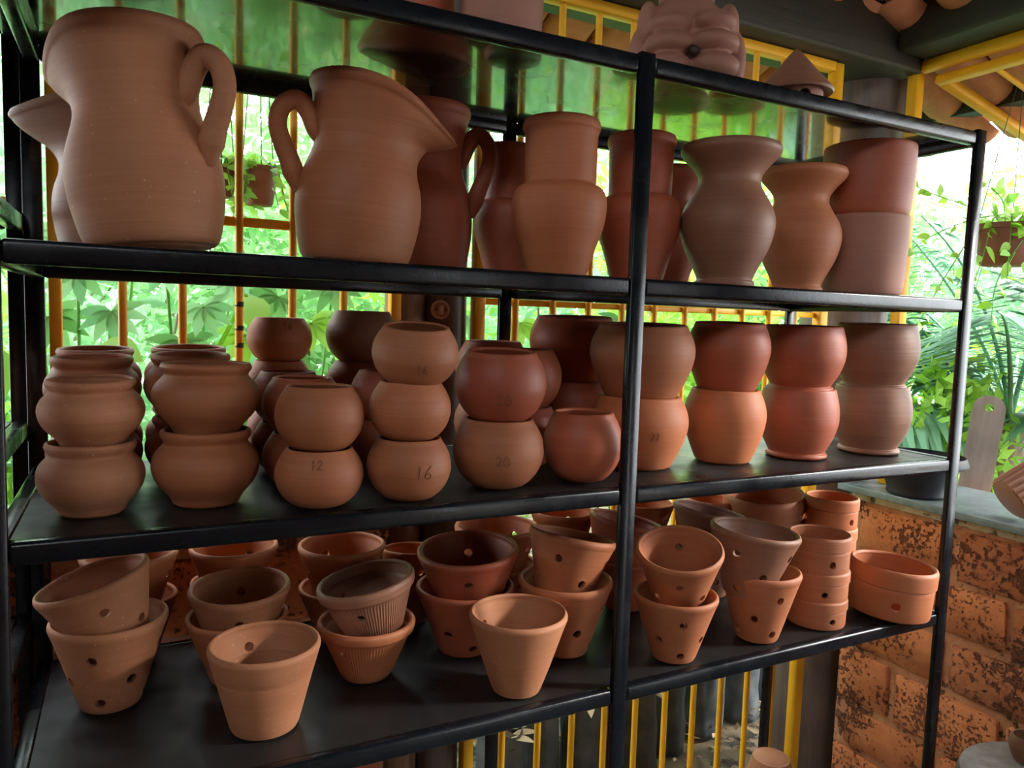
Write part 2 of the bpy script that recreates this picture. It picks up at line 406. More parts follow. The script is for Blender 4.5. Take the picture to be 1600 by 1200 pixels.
# --- roof
EZ, EX, EY, SL = B + 1.50, 3.15, 1.40, .36
def rz(x, y): return EZ + SL * min(EY - y, EX - x)
def sheet(name, x0, x1, y0, y1, off, th):
    n = 40; v = []; f = []
    for lay in (0, 1):
        for i in range(n + 1):
            for j in range(n + 1):
                x = x0 + (x1 - x0) * i / n; y = y0 + (y1 - y0) * j / n
                v.append((x, y, rz(x, y) + off + th * lay))
    k = (n + 1) ** 2; I = lambda i, j, l: l * k + i * (n + 1) + j
    for i in range(n):
        for j in range(n):
            f.append((I(i, j, 0), I(i, j + 1, 0), I(i + 1, j + 1, 0), I(i + 1, j, 0)))
            f.append((I(i, j, 1), I(i + 1, j, 1), I(i + 1, j + 1, 1), I(i, j + 1, 1)))
    for i in range(n):
        f.append((I(i, 0, 0), I(i + 1, 0, 0), I(i + 1, 0, 1), I(i, 0, 1))); f.append((I(i, n, 0), I(i, n, 1), I(i + 1, n, 1), I(i + 1, n, 0)))
        f.append((I(0, i, 0), I(0, i, 1), I(0, i + 1, 1), I(0, i + 1, 0))); f.append((I(n, i, 0), I(n, i + 1, 0), I(n, i + 1, 1), I(n, i, 1)))
    return mesh(name, v, f, False)
roof = tag(link('roof', sheet('roof', -3.4, EX - .05, -3.6, EY - .05, .085, .03), BOARDS), 'boarded roof with barrel clay tiles along the eaves', kind='structure')
def barrel(concave, L=.46, r=.088, r2=.074):
    v, f = [], []; n = 8; th = .011
    for lay in (0, 1):
        for i, t in enumerate((0, 1)):
            rr = (r if t == 0 else r2) - th * lay
            for k in range(n + 1):
                a = PI * (.06 + .88 * k / n); z = math.sin(a) * rr * .8
                v.append((t * L, math.cos(a) * rr, -z + r * .8 if concave else z))
    k = 2 * (n + 1)
    for j in range(n):
        f.append((j, j + 1, n + 2 + j, n + 1 + j)); f.append((k + j, k + n + 1 + j, k + n + 2 + j, k + j + 1))
        f.append((j, k + j, k + j + 1, j + 1)); f.append((n + 1 + j, n + 2 + j, k + n + 2 + j, k + n + 1 + j))
    me = mesh('roof_tile', v, f, True, 50); me.materials.append(ROOFTILE); return me
T_COVER, T_CHAN = barrel(False), barrel(True)
pitch = math.atan(SL)
def tile(x, y, z, ang, me):
    o = bpy.data.objects.new('roof_tile', me); col.objects.link(o); o.parent = roof
    o.matrix_local = Matrix.Translation((x, y, z)) @ Matrix.Rotation(ang, 4, 'Z') @ Matrix.Rotation(-pitch, 4, 'Y') @ Matrix.Rotation(rnd.uniform(-.03, .03), 4, 'X')
for j in range(11):                       # side eave, tiles run up towards -X
    for row in range(2):
        x = EX + .02 - row * .40; y = EY - .16 - j * .185
        if EX - x > EY - y + .05: continue
        z = EZ + SL * (EX - x) + .01
        tile(x, y + .0925, z - .05 + rnd.uniform(-.006, .006), PI, T_CHAN); tile(x + .02 - rnd.uniform(0, .03), y, z + rnd.uniform(-.006, .006), PI, T_COVER)
for j in range(13):                       # back eave, tiles run up towards -Y
    for row in range(2):
        y = EY + .02 - row * .40; x = EX - .16 - j * .185
        if EY - y > EX - x + .05: continue
        z = EZ + SL * (EY - y) + .01
        tile(x + .0925, y, z - .05, -PI / 2, T_CHAN); tile(x, y + .02 - rnd.uniform(0, .03), z + rnd.uniform(-.006, .006), -PI / 2, T_COVER)
link('eave_beam', box('eb', (2.96, -1.5, EZ + .035), (3.04, 1.2, EZ + .125), .004), DARKBEAM_Y, roof)
link('eave_beam', box('eb', (-3.2, 1.20, EZ + .035), (3.04, 1.28, EZ + .125), .004), DARKBEAM, roof)
for i in range(4):
    y = .95 - i * .62; link('rafter', sweep([(2.6, y, rz(2.6, y) + .02), (2.85, y, rz(2.85, y) + .02), (3.1, y, rz(3.1, y) + .02)], .035, 8), DARKBEAM, roof)

# ------------------------------------------------------------------ racks
PW, PD, RH = .033, .014, .0326
W2, D = 2.0, .554
TRAY_GLOSS = paint('black_tray_gloss', (.010, .011, .012), .10, .16, .1, 55, (.03, .03, .03), 1.0)
def rack(name, ox, oy, levels, depth, height, mid=True):
    r = empty(name, (ox, oy, 0))
    xs = [-PW, .974, W2 - PW] if mid else [-PW, W2 - PW]
    for x in xs:
        for y in (0, depth): link('post', box('post', (x, y, 0), (x + PW, y + PD, height), .0015, 1), BLACK, r)
    for z in levels:
        for a, b, pa, pb in ((0, .974, 0, .9905), (.974 + PW, W2 - PW, .9905, W2 - PW)):
            link('front_rail', box('rail', (a, .002, z - RH), (b, .026, z), .007, 3), BLACK, r)
            link('back_rail', box('rail', (a, depth - .014, z - RH), (b, depth + .010, z), .006, 2), BLACK, r)
            link('shelf_panel', box('panel', (pa, .024, z - .005), (pb, depth - .012, z - .001)), TRAY if z < B + .6 else TRAY_GLOSS, r)
        for x in (-.026, W2 - PW + .002):
            link('side_rail', box('rail', (x, PD, z - RH), (x + .026, depth, z), .004, 2), BLACK, r)
    return r
LV = [B, B + .397, B + .7945, B + 1.1966]
tag(rack('shelf_rack', 0, 0, LV, D, B + 1.1966 + .004), 'black painted steel rack filled with terracotta pots', 'shelf rack')
tag(rack('shelf_rack', -2.034, .07, [B + .08, B + .478, B + .886, B + 1.25], .545, B + 1.28, True), 'neighbouring black steel rack at the edge of the picture', 'shelf rack')

# ------------------------------------------------------------------ pottery
def lathe(name, prof, R, h, wall, seg=64, floor_t=.009, ribs=None, smooth_n=5, rim=.5, straight=False):
    """prof: (height fraction, radius fraction) up the outside; returns a closed thick-walled pot, base at z=0"""
    pr_ = catmull(prof, smooth_n) if not straight else [np.array(p, float) for p in catmull(prof, 2)]
    out = [(max(0., min(1.0, p[0])) * h, p[1] * R) for p in pr_]
    ring = [(0.0, out[0][1] - .004)] + [(.0025, out[0][1] - .0008)] + [(max(z, .004), r) for z, r in out[1:]]
    zt, rt = ring[-1]
    lip = [(zt + wall * rim * math.sin(a) - 0, rt - wall / 2 + wall / 2 * math.cos(a)) for a in (PI * .25, PI * .5, PI * .75)]
    inner = [(z, r - wall) for z, r in reversed(ring) if z > floor_t + .006 and r - wall > .008]
    inner.append((floor_t + .003, inner[-1][1] - .004)); inner.append((floor_t, inner[-1][1] - .006))
    full = ring + lip + inner
    v, f = [], []
    nout = len(ring)
    for i, (z, r) in enumerate(full):
        for k in range(seg):
            a = 2 * PI * k / seg; q = r
            if ribs and i < nout and ribs[1] * h < z < ribs[2] * h:
                q = r + ribs[3] * (.5 + .5 * math.cos(a * ribs[0])) ** 2 - ribs[3]
            v.append((q * math.cos(a), q * math.sin(a), z))
    n = len(full)
    for i in range(n - 1):
        for k in range(seg):
            f.append((i * seg + k, i * seg + (k + 1) % seg, (i + 1) * seg + (k + 1) % seg, (i + 1) * seg + k))
    v.append((0, 0, 0)); v.append((0, 0, floor_t)); c0, c1 = len(v) - 2, len(v) - 1
    for k in range(seg):
        f.append((c0, (k + 1) % seg, k)); f.append((c1, (n - 1) * seg + k, (n - 1) * seg + (k + 1) % seg))
    return mesh(name, v, f, True, 50)
def drill(me, holes, rad, inset=.0):
    """cut round holes: list of (angle deg, z, radius of hole)"""
    bm = bmesh.new()
    for a, z, R in holes:
        q = bmesh.ops.create_cone(bm, segments=16, radius1=rad, radius2=rad, depth=.07, cap_ends=True)
        M_ = Matrix.Rotation(math.radians(a), 4, 'Z') @ Matrix.Translation((R, 0, z)) @ Matrix.Rotation(PI / 2, 4, 'Y')
        bmesh.ops.transform(bm, matrix=M_, verts=q['verts'])
    cut = bpy.data.objects.new('cut', bm_mesh('cut', bm)); col.objects.link(cut)
    def setup(o):
        m = o.modifiers.new('b', 'BOOLEAN'); m.object = cut; m.operation = 'DIFFERENCE'; m.solver = 'EXACT'; m.use_self = True
    r = evaluated(me, setup); bpy.data.objects.remove(cut)
    r.polygons.foreach_set('use_smooth', [True] * len(r.polygons)); r.set_sharp_from_angle(angle=math.radians(45))
    r.name = me.name
    if len(r.vertices) < len(me.vertices) * .8: print('DRILL FAILED', me.name); return me
    return r

PROF = dict(
    rimmed=[(0, .60), (.05, .63), (.14, .70), (.3, .89), (.46, .99), (.6, 1.0), (.72, .94), (.81, .83), (.855, .785), (.89, .79), (.94, .835), (.98, .85), (1, .84)],
    bowl=[(0, .46), (.05, .60), (.15, .77), (.3, .915), (.48, .995), (.6, 1.0), (.74, .965), (.88, .875), (.96, .80), (1, .765)],
    tub=[(0, .66), (.05, .70), (.2, .81), (.4, .93), (.6, 1.0), (.75, .99), (.88, .93), (.96, .87), (1, .845)],
    footed=[(0, .72), (.02, .755), (.05, .765), (.075, .74), (.09, .70), (.16, .76), (.3, .88), (.5, .985), (.66, 1.0), (.8, .975), (.92, .93), (1, .895)],
    neck=[(0, .60), (.04, .635), (.2, .79), (.34, .945), (.45, 1.0), (.52, .99), (.565, .94), (.592, .86), (.603, .775), (.615, .752), (.64, .75), (.75, .757), (.88, .765), (.93, .775), (.955, .81), (.98, .815), (1, .80)],
    flare=[(0, .60), (.02, .63), (.045, .63), (.065, .59), (.15, .70), (.28, .89), (.40, .99), (.49, 1.0), (.58, .92), (.66, .78), (.72, .68), (.76, .655), (.81, .69), (.87, .82), (.92, .96), (.955, 1.04), (.98, 1.06), (1, 1.045)],
    cyl=[(0, .86), (.05, .91), (.15, .95), (.4, .985), (.7, .995), (.93, 1.0), (1, .995)],
    plain=[(0, .42), (.02, .47), (.06, .505), (.35, .67), (.7, .85), (.9, .955), (.97, .995), (1, .99)],
    cone=[(0, .44), (.02, .49), (.06, .53), (.35, .675), (.7, .85), (.9, .955), (.93, .975), (.97, .995), (1, .99)],
    lined=[(0, .52), (.02, .57), (.07, .62), (.4, .755), (.69, .872), (.70, .862), (.715, .886), (.9, .965), (.97, .995), (1, .99)],
    ribbed=[(0, .44), (.03, .48), (.10, .54), (.35, .665), (.7, .84), (.84, .91), (.86, .965), (.92, .985), (.97, .995), (1, .985)],
    fluted=[(0, .88), (.03, .95), (.08, .98), (.5, 1.0), (1, 1.03)],
    band=[(0, .88), (.03, .92), (.10, .955), (.5, .965), (.64, .965), (.665, .955), (.685, .995), (.72, 1.0), (.96, 1.0), (1, .99)])
REF = dict(rimmed=(.078, .108, .008), bowl=(.072, .099, .007), tub=(.1, .155, .009), footed=(.1, .16, .009), neck=(.095, .31, .010), flare=(.1, .30, .011),
           cyl=(.1, .19, .010), cone=(.095, .15, .0095), lined=(.095, .15, .0095), ribbed=(.095, .14, .010), plain=(.095, .15, .010), fluted=(.075, .16, .008), band=(.08, .085, .008))
MESHES = {}
HOLES = {'cone': ([(a, .062, .06) for a in (10, 100, 190, 280)] + [(a, .108, .075) for a in (52, 142, 232, 322)] + [(a, .026, .05) for a in (55, 145, 235, 325)], .0085),
         'lined': ([(30, .115, .08)], .0085),
         'plain': ([(a, .112, .08) for a in (30,)], .0075),
         'ribbed': ([(a, .09, .07) for a in (0, 120, 240)], .0075),
         'band': ([(a, .03, .075) for a in (0, 120, 240)] , .0085)}
def pot_mesh(kind, mat):
    k = (kind, mat.name)
    if k not in MESHES:
        if kind in MESHES: me = MESHES[kind].copy(); me.materials.clear()
        else:
            R, h, w = REF[kind]
            st = kind in ('cone', 'lined', 'ribbed', 'plain', 'fluted')
            me = lathe(kind + '_pot', PROF[kind], R, h, w, {'ribbed': 360, 'fluted': 192}.get(kind, 64), ribs={'ribbed': (90, .12, .84, .0014), 'fluted': (24, .02, .97, .006)}.get(kind), straight=st or kind == 'band')
            if kind in HOLES: me = drill(me, *HOLES[kind])
            MESHES[kind] = me; me = me.copy()
        me.materials.append(mat); MESHES[k] = me
    return MESHES[k]
def face_cam(x, y): return math.atan2(CAM.y - y, CAM.x - x)
def pot(name, kind, mat, x, y, z, R, h, label, cat, group=None, rot=None, tilt=0, az=0, rim_at=False):
    """place a pot; z is its base (or the height of its rim centre when rim_at); tilt leans the axis towards azimuth az"""
    Rr, hr, _ = REF[kind]
    o = link(name, pot_mesh(kind, mat)); o.scale = (R / Rr, R / Rr, h / hr)
    t, a = math.radians(tilt), math.radians(az)
    ax = Vector((math.sin(t) * math.cos(a), math.sin(t) * math.sin(a), math.cos(t)))
    q = Quaternion(Vector((-math.sin(a), math.cos(a), 0)), t)
    rz_ = (rnd.uniform(0, 6.28) if rot is None else math.radians(rot))
    o.rotation_mode = 'QUATERNION'; o.rotation_quaternion = q @ Quaternion((0, 0, 1), rz_)
    p = Vector((x, y, z))
    if rim_at: p = p - ax * h
    o.location = p
    return tag(o, label, cat, group)
DIG = {'1': [[(.15, .75), (.3, 1), (.25, 0)]], '6': [[(.5, 1), (.22, .62), (.08, .25), (.25, 0), (.5, .08), (.55, .3), (.35, .45), (.12, .3)]],
       '2': [[(.02, .75), (.2, 1), (.45, .85), (.4, .5), (.05, .05), (.3, .1), (.6, 0)]], '0': [[(.3, 1), (.05, .6), (.1, .15), (.35, 0), (.6, .3), (.55, .8), (.3, 1), (.15, .85)]]}
def number(o, kind, text, zfrac, size, dang=0.0, lean=0.0):
    """pencil strokes hugging the wall of a pot"""
    Rr, hr, _ = REF[kind]; sx, sz = o.scale.x, o.scale.z
    prof = catmull(PROF[kind], 8)
    def rad(zf):
        for a, b in zip(prof, prof[1:]):
            if a[0] <= zf <= b[0] + 1e-6: return (a[1] + (b[1] - a[1]) * (zf - a[0]) / max(1e-6, b[0] - a[0])) * Rr
        return Rr
    base = face_cam(o.location.x, o.location.y) + math.radians(dang)
    inv = o.rotation_quaternion.inverted(); fv = inv @ Vector((math.cos(base), math.sin(base), 0)); th0 = math.atan2(fv.y, fv.x)
    bm = bmesh.new()
    for i, ch in enumerate(text):
        for st in DIG[ch]:
            pts = []
            for u, w in [tuple(p) for p in catmull(st, 4)]:
                uu = (u + i * .72 + lean * w) * size; zz = zfrac * hr + (w - .5) * size / sz
                r_ = rad(zz / hr); th = th0 + uu / (r_ * sx)
                pts.append(Vector((math.cos(th) * (r_ + .0007), math.sin(th) * (r_ + .0007), zz)))
            me = sweep(pts, .00065, 5); bm.from_mesh(me); bpy.data.meshes.remove(me)
    link('pencil_number', bm_mesh('pencil_number', bm), PENCIL, o)

S1, S2, S3, S4 = LV
# ---- middle shelf: rimmed pots (front two stacks, four behind)
def rimmed(x, y, z, R, h, label, grp, mat=CLAY, tilt=0): return pot('rimmed_pot', 'rimmed', mat, x, y, z, R, h, label, 'pot', grp, tilt=tilt, az=250)
G1 = 'rimmed terracotta pots stacked on the middle shelf'
rimmed(.092, .141, S2, .0735, .107, 'sandy speckled rimmed pot, bottom of the frontmost stack beside the left post', G1, CLAY_SAND)
rimmed(.095, .141, S2 + .1045, .072, .098, 'sandy rimmed pot on top of the frontmost stack beside the left post', G1, CLAY_SAND, 2.5)
rimmed(.255, .149, S2, .082, .118, 'wide rimmed pot at the bottom of the second front stack, dark smudge near base', G1)
rimmed(.256, .149, S2 + .1155, .0815, .110, 'wide rimmed pot on top of the second front stack', G1)
for x, y, R, zt, w in ((.090, .325, .0745, .621, 'behind the sandy stack'), (.089, .485, .0775, .627, 'at the very back behind the sandy stack'),
                       (.246, .33, .079, .626, 'behind the wide-pot stack'), (.253, .492, .082, .631, 'at the very back behind the wide-pot stack')):
    h = (zt - .397) / 2
    rimmed(x, y, S2, R, h + .002, 'lower rimmed pot of the stack ' + w, G1, CLAY_RED)
    rimmed(x, y, S2 + h + .001, R, h, 'upper rimmed pot of the stack ' + w, G1, CLAY, 2.5)
# ---- middle shelf: round bowls
G2 = 'round terracotta bowls stacked on the middle shelf'
def bowls(kind, x, y, R, hs, labels, mat, dx=None, tilt=None, nums=None, rs=None, grp=G2):
    z = S2; out = []
    for i, h in enumerate(hs):
        xx = x + (dx[i] if dx else 0); RR = rs[i] if rs else R
        t = tilt[i] if tilt else (0, 0)
        o = pot('round_bowl', kind, mat[i] if isinstance(mat, list) else mat, xx, y, z, RR, h + .002, labels[i], 'bowl', grp, tilt=t[0], az=t[1])
        if nums and nums[i]: number(o, kind, *nums[i])
        out.append(o); z += h
    return out
bowls('bowl', .421, .073, .0708, [.091, .101], ['round bowl with a dark speck, bottom of the short stack left of the three-high stack', 'round bowl on top of the short front stack left of the three-high stack'], CLAY, nums=[('12', .84, .014, -12), None])
bowls('bowl', .574, .070, .071, [.101, .097, .096], ['round bowl pencilled 16, bottom of the three-high front stack', 'plain round bowl in the middle of the three-high front stack', 'tilted round bowl pencilled 16, top of the three-high front stack'], CLAY,
      dx=[0, 0, .006], tilt=[(0, 0), (0, 0), (9, 262)], rs=[.0722, .0697, .0730], nums=[('16', .56, .021, 8, .12), None, ('16', .42, .014, 2)])
bowls('bowl', .761, .103, .085, [.123, .127], ['large round bowl pencilled 20, bottom of its front stack', 'large round bowl pencilled 20, top of its front stack'], [CLAY, CLAY_RED], tilt=[(0, 0), (4, 250)], nums=[('20', .50, .018, -2), ('20', .42, .020, -4)])
bowls('bowl', .944, .098, .078, [.131], ['single round bowl standing alone beside the middle post'], CLAY_RED)
bowls('bowl', .424, .225, .070, [.094, .099], ['lower bowl directly behind the short front stack', 'upper bowl directly behind the short front stack'], CLAY_RED)
bowls('bowl', .424, .372, .069, [.094, .099], ['lower bowl third in line behind the short front stack', 'upper bowl third in line behind the short front stack'], CLAY_RED)
bowls('bowl', .433, .518, .0675, [.104, .101, .092], ['bottom bowl of the tall back stack by the spotted bar', 'middle bowl of the tall back stack by the spotted bar', 'orange bowl pencilled 16 topping the back stack by the spotted bar'], [CLAY_RED, CLAY, CLAY_ORANGE], nums=[None, None, ('16', .86, .014, 6)])
bowls('bowl', .607, .495, .079, [.104, .101, .111], ['bottom bowl of the back stack below the timber posts', 'middle bowl of the back stack below the timber posts', 'brownish bowl topping the back stack below the timber posts'], [CLAY_RED, CLAY_RED, CLAY_BROWN])
bowls('bowl', .608, .335, .066, [.098, .099], ['lower bowl hidden behind the three-high front stack', 'upper red bowl just behind the three-high front stack'], CLAY_RED)
bowls('bowl', .902, .437, .086, [.127, .129], ['lower large bowl at the back behind the pencilled 20 stack', 'upper large bowl at the back behind the pencilled 20 stack'], CLAY_RED)
bowls('bowl', .900, .262, .075, [.124, .122], ['lower bowl tucked behind the single bowl by the middle post', 'upper bowl tucked behind the single bowl by the middle post'], CLAY_RED)
G3 = 'large tub-shaped pots stacked on the middle shelf'
def tubs(kind, x, y, R, hs, labels, mat, rs=None):
    z = S2
    for i, h in enumerate(hs):
        pot('tub_pot', kind, mat[i] if isinstance(mat, list) else mat, x, y, z, rs[i] if rs else R, h + .002, labels[i], 'pot', G3, tilt=2.5 if i and kind == 'tub' else 1.5 * i, az=235); z += h
tubs('tub', 1.118, .430, .108, [.164, .156], ['lower dark red tub pot at the back beside the middle post', 'upper dark red tub pot at the back beside the middle post'], CLAY_RED)
bowls('tub', 1.147, .190, .11, [.150, .156], ['tub pot pencilled 21, lower one behind the middle post', 'widest tub pot, upper one behind the middle post'], [CLAY_ORANGE, CLAY], rs=[.107, .113], tilt=[(0, 0), (3, 235)], nums=[('21', .52, .017, 14), None], grp=G3)
tubs('tub', 1.381, .176, .093, [.162, .154], ['orange tub pot, lower of the stack next to the middle post stack', 'red tub pot with a highlight, upper of the stack next to the middle post stack'], [CLAY_ORANGE, CLAY_RED])
tubs('footed', 1.606, .164, .096, [.163, .152], ['footed tub pot, lower of the second stack from the right post', 'footed tub pot, upper of the second stack from the right post'], CLAY_RED, rs=[.094, .0995])
tubs('footed', 1.857, .155, .099, [.166, .160], ['brown footed pot with a ring base, lower of the stack by the right post', 'brown footed pot with a ring base, upper of the stack by the right post'], CLAY_BROWN, rs=[.097, .103])

# ---- upper shelf: jugs
def jug(x, y, R, h, spout_deg, mat, label, dip=.05, push=.060, hd=1.0, tilt=0, az=0, wide=.8, hreach=1.0):
    t, a = math.radians(tilt), math.radians(az)
    root = empty('water_jug', (x, y, S3 + .68 * R * math.sin(t)))
    root.rotation_mode = 'QUATERNION'
    root.rotation_quaternion = Quaternion(Vector((-math.sin(a), math.cos(a), 0)), t) @ Quaternion((0, 0, 1), math.radians(spout_deg))
    prof = [(0, .70), (.012, .79), (.04, .86), (.12, .925), (.24, .985), (.34, 1.0), (.44, .965), (.53, .885), (.60, .81), (.655, .775), (.71, .775), (.80, .80), (.89, .845), (.935, .87), (.955, .90), (.98, .92), (1, .905)]
    me = lathe('jug_body', prof, R, h, .009, 96, smooth_n=5)
    for v in me.vertices:
        zf = v.co.z / h
        if zf > .5:
            th = math.atan2(v.co.y, v.co.x); w = math.exp(-(th / wide) ** 2); w2 = math.exp(-(th / .38) ** 2)
            s = min(1, (zf - .5) / .46); s = s * s * (3 - 2 * s)
            r_ = math.hypot(v.co.x, v.co.y)
            r2 = r_ + push * s * (w * .72 + w2 * .28)
            v.co.x, v.co.y = r2 * math.cos(th * (1 - .10 * w * s)), r2 * math.sin(th * (1 - .22 * w * s))
            s2 = min(1, max(0, (zf - .70) / .30))
            v.co.z -= dip * s2 * w
    link('body', me, mat, root)
    k = R / .115; q = hreach
    hp = catmull([(-.058 * k, 0, .665 * h), (-.083 * k, 0, .71 * h), (-.102 * k * q, 0, .80 * h), (-.124 * k * q, 0, .855 * h), (-.148 * k * q, 0, .805 * h), (-.154 * k * q, 0, .71 * h), (-.143 * k * q, 0, .61 * h), (-.129 * k, 0, .525 * h), (-.119 * k, 0, .45 * h), (-.109 * k, 0, .37 * h)], 6)
    n = len(hp); rad = [.0185 * hd * (1.15 - .30 * math.sin(PI * i / (n - 1))) * (1 if i < n - 8 else (1 - .075 * (i - n + 8))) for i in range(n)]
    link('handle', sweep([tuple(p) for p in hp], rad, 16, .78, up=(0, 1, 0)), mat, root)
    return tag(root, label, 'jug', 'terracotta water jugs on the upper shelf')
jug(.184, .200, .116, .334, 140, CLAY_SAND, 'biggest sandy jug, front of the shelf by the left post, handle towards the gate', dip=.05, push=.05, tilt=6, az=153, hd=1.15)
jug(.128, .447, .105, .285, 165, CLAY_BROWN, 'jug mostly hidden behind the biggest jug, only its spout sticking out', dip=.03, push=.08)
jug(.512, .215, .112, .318, -5, CLAY, 'orange jug with its handle towards the window and spout towards the vases', dip=.075, push=.068, wide=1.05, tilt=4, az=-27)
jug(.712, .392, .100, .352, 150, CLAY_RED, 'dark red jug standing behind the orange jug', dip=.03)
# ---- upper shelf: vases
G4 = 'tall vases on the upper shelf'
def vase(kind, x, y, R, h, label, mat): return pot('tall_vase', kind, mat, x, y, S3, R, h, label, 'vase', G4)
vase('neck', .916, .405, .078, .299, 'smaller dark red vase with straight neck, behind the tallest straight-necked vase', CLAY_RED)
vase('neck', .930, .200, .0965, .313, 'orange vase with straight neck standing at the front before the middle post', CLAY_ORANGE)
vase('neck', 1.158, .240, .0925, .321, 'straight-necked red vase half hidden by the middle post', CLAY_RED)
vase('flare', 1.415, .450, .078, .313, 'red flared vase at the back between the straight-necked and brown vases', CLAY_RED)
vase('flare', 1.609, .455, .080, .285, 'orange flared vase at the back hidden behind the brown vase', CLAY_ORANGE)
vase('flare', 1.324, .140, .1015, .303, 'dull brown vase with a wide flared mouth at the front', CLAY_BROWN)
vase('flare', 1.579, .170, .094, .286, 'smaller reddish flared vase beside the two stacked cylinders', CLAY)
pot('cylinder_pot', 'cyl', CLAY_PINK, 1.770, .140, S3, .0985, .190, 'greyish cylinder pot, lower of two stacked by the right post', 'pot', 'cylinder pots on the upper shelf')
pot('cylinder_pot', 'cyl', CLAY_RED, 1.767, .140, S3 + .190, .105, .168, 'reddish cylinder pot, upper of two stacked by the right post', 'pot', 'cylinder pots on the upper shelf')

# ---- lowest shelf: drilled orchid pots
G5 = 'conical orchid pots on the lowest shelf'
def cone(x, y, zt, R, h, label, mat=CLAY, kind='cone', rot=None, tilt=0, az=0):
    return pot('orchid_pot', kind, mat, x, y, S1 + zt, R, h, label, 'pot', G5, rot, tilt, az, True)
cone(.108, .326, .159, .097, .159, 'drilled conical pot holding a crooked one, beside the left post', CLAY_SAND, rot=20)
cone(.082, .318, .236, .094, .150, 'crooked drilled pot tipped sideways in another, beside the left post', CLAY_SAND, rot=-45, tilt=17, az=176)
cone(.325, .335, .127, .095, .127, 'lower pot of the pair behind the single front pot', CLAY, rot=10)
cone(.329, .332, .183, .094, .145, 'upper pot of the pair behind the single front pot', CLAY_SAND, rot=30, tilt=4, az=243)
cone(.346, .140, .146, .0935, .146, 'single front pot with a scored line around it', CLAY_SAND, 'lined', rot=72)
cone(.556, .251, .112, .0955, .112, 'lower pot with fine vertical grooves and a broken rim edge', CLAY, 'ribbed', rot=-20)
cone(.551, .247, .196, .0965, .125, 'upper grooved pot with a sooty hole, tipped sideways', CLAY_BROWN, 'ribbed', rot=-118, tilt=11, az=170)
cone(.781, .285, .140, .106, .140, 'lower pot of the pair touching the pale chipped pot', CLAY_RED, rot=30)
cone(.784, .283, .220, .109, .150, 'upper pot of the pair behind the pale chipped pot', CLAY_RED, rot=15, tilt=5, az=215)
cone(.803, .080, .152, .095, .152, 'pale plain pot with a chipped rim at the shelf edge', CLAY_SAND, 'plain', rot=95)
cone(.976, .195, .158, .102, .158, 'lower pot of the pair just left of the middle post', CLAY, rot=-18)
cone(.990, .195, .252, .095, .150, 'upper pot leaning backwards just left of the middle post', CLAY, rot=-10, tilt=13, az=15)
cone(1.179, .075, .138, .090, .138, 'lower drilled pot of the front pair right of the middle post', CLAY, rot=12)
cone(1.178, .068, .238, .092, .150, 'upper pot tipped towards the viewer right of the middle post', CLAY, rot=0, tilt=17, az=228)
cone(1.424, .079, .158, .091, .158, 'lower drilled pot of the second front pair right of the middle post', CLAY, rot=28)
cone(1.402, .079, .254, .100, .150, 'upper darker pot of the second front pair right of the middle post', CLAY_BROWN, rot=60, tilt=6, az=-25)
# back row
for x, y, zl, zu, R, w, m_, t in ((.140, .490, .135, .224, .090, 'in the back corner behind the crooked pot', CLAY_ORANGE, (0, 0)), (.338, .500, .139, .214, .090, 'at the back behind the single front pot', CLAY_ORANGE, (0, 0)),
        (.553, .440, .118, .210, .094, 'at the back behind the grooved pots', CLAY_ORANGE, (0, 0)), (.730, .478, .095, .168, .073, 'at the back beside the timber posts', CLAY_ORANGE, (6, 60)),
        (.930, .444, .124, .213, .103, 'at the back behind the chipped pot', CLAY_ORANGE, (0, 0)), (1.148, .500, .135, .217, .085, 'at the back before the gate, right behind the leaning pot', CLAY_ORANGE, (0, 0)),
        (1.246, .352, .130, .220, .096, 'behind the middle post', CLAY_RED, (12, -10)), (1.400, .490, .130, .220, .082, 'at the back between the middle post and the brown-rimmed pot', CLAY_ORANGE, (0, 0)),
        (1.510, .345, .130, .222, .100, 'behind the second front pair', CLAY_PINK, (11, -15)), (1.640, .490, .130, .209, .070, 'at the back below the gate bars', CLAY_ORANGE, (0, 0))):
    cone(x, y, zl, R * .98, zl, 'lower orchid pot ' + w, m_)
    cone(x, y, zu, R, .140, 'upper orchid pot ' + w, m_, tilt=t[0], az=t[1])
# low banded pots
G6 = 'low banded pots on the lowest shelf'
def band(x, y, z, R, h, label, mat=CLAY, rot=None, tilt=0, az=0): return pot('banded_pot', 'band', mat, x, y, S1 + z, R, h, label, 'pot', G6, rot, tilt, az)
band(1.631, .095, 0, .0717, .066, 'bottom low pot of the stack of three near the right post', CLAY, 255)
band(1.633, .095, .062, .0715, .072, 'middle low pot of the stack of three near the right post', CLAY, 235)
band(1.630, .095, .130, .0722, .088, 'top low pot of the stack of three near the right post', CLAY, 248)
band(1.851, .062, .004, .102, .122, 'wide low planter overhanging the shelf corner at the right post', CLAY_ORANGE, 225, 4, -30)
band(1.775, .415, 0, .110, .085, 'bottom dark banded pot behind the second front pair', CLAY_RED)
band(1.772, .412, .083, .114, .155, 'big dark banded pot with a tipped rim behind the second front pair', CLAY, 200, 7, 215)
for i, (z, h) in enumerate(((0, .088), (.085, .085), (.166, .085))):
    band(1.866, .262, z, .0705, h, ('bottom', 'middle', 'top')[i] + ' pot of the banded stack behind the wide low planter', CLAY_ORANGE, 190 + 40 * i)
band(1.942, .395, 0, .055, .105, 'small pale pot in the corner between the banded stack and the brick wall', CLAY_PINK, 190)

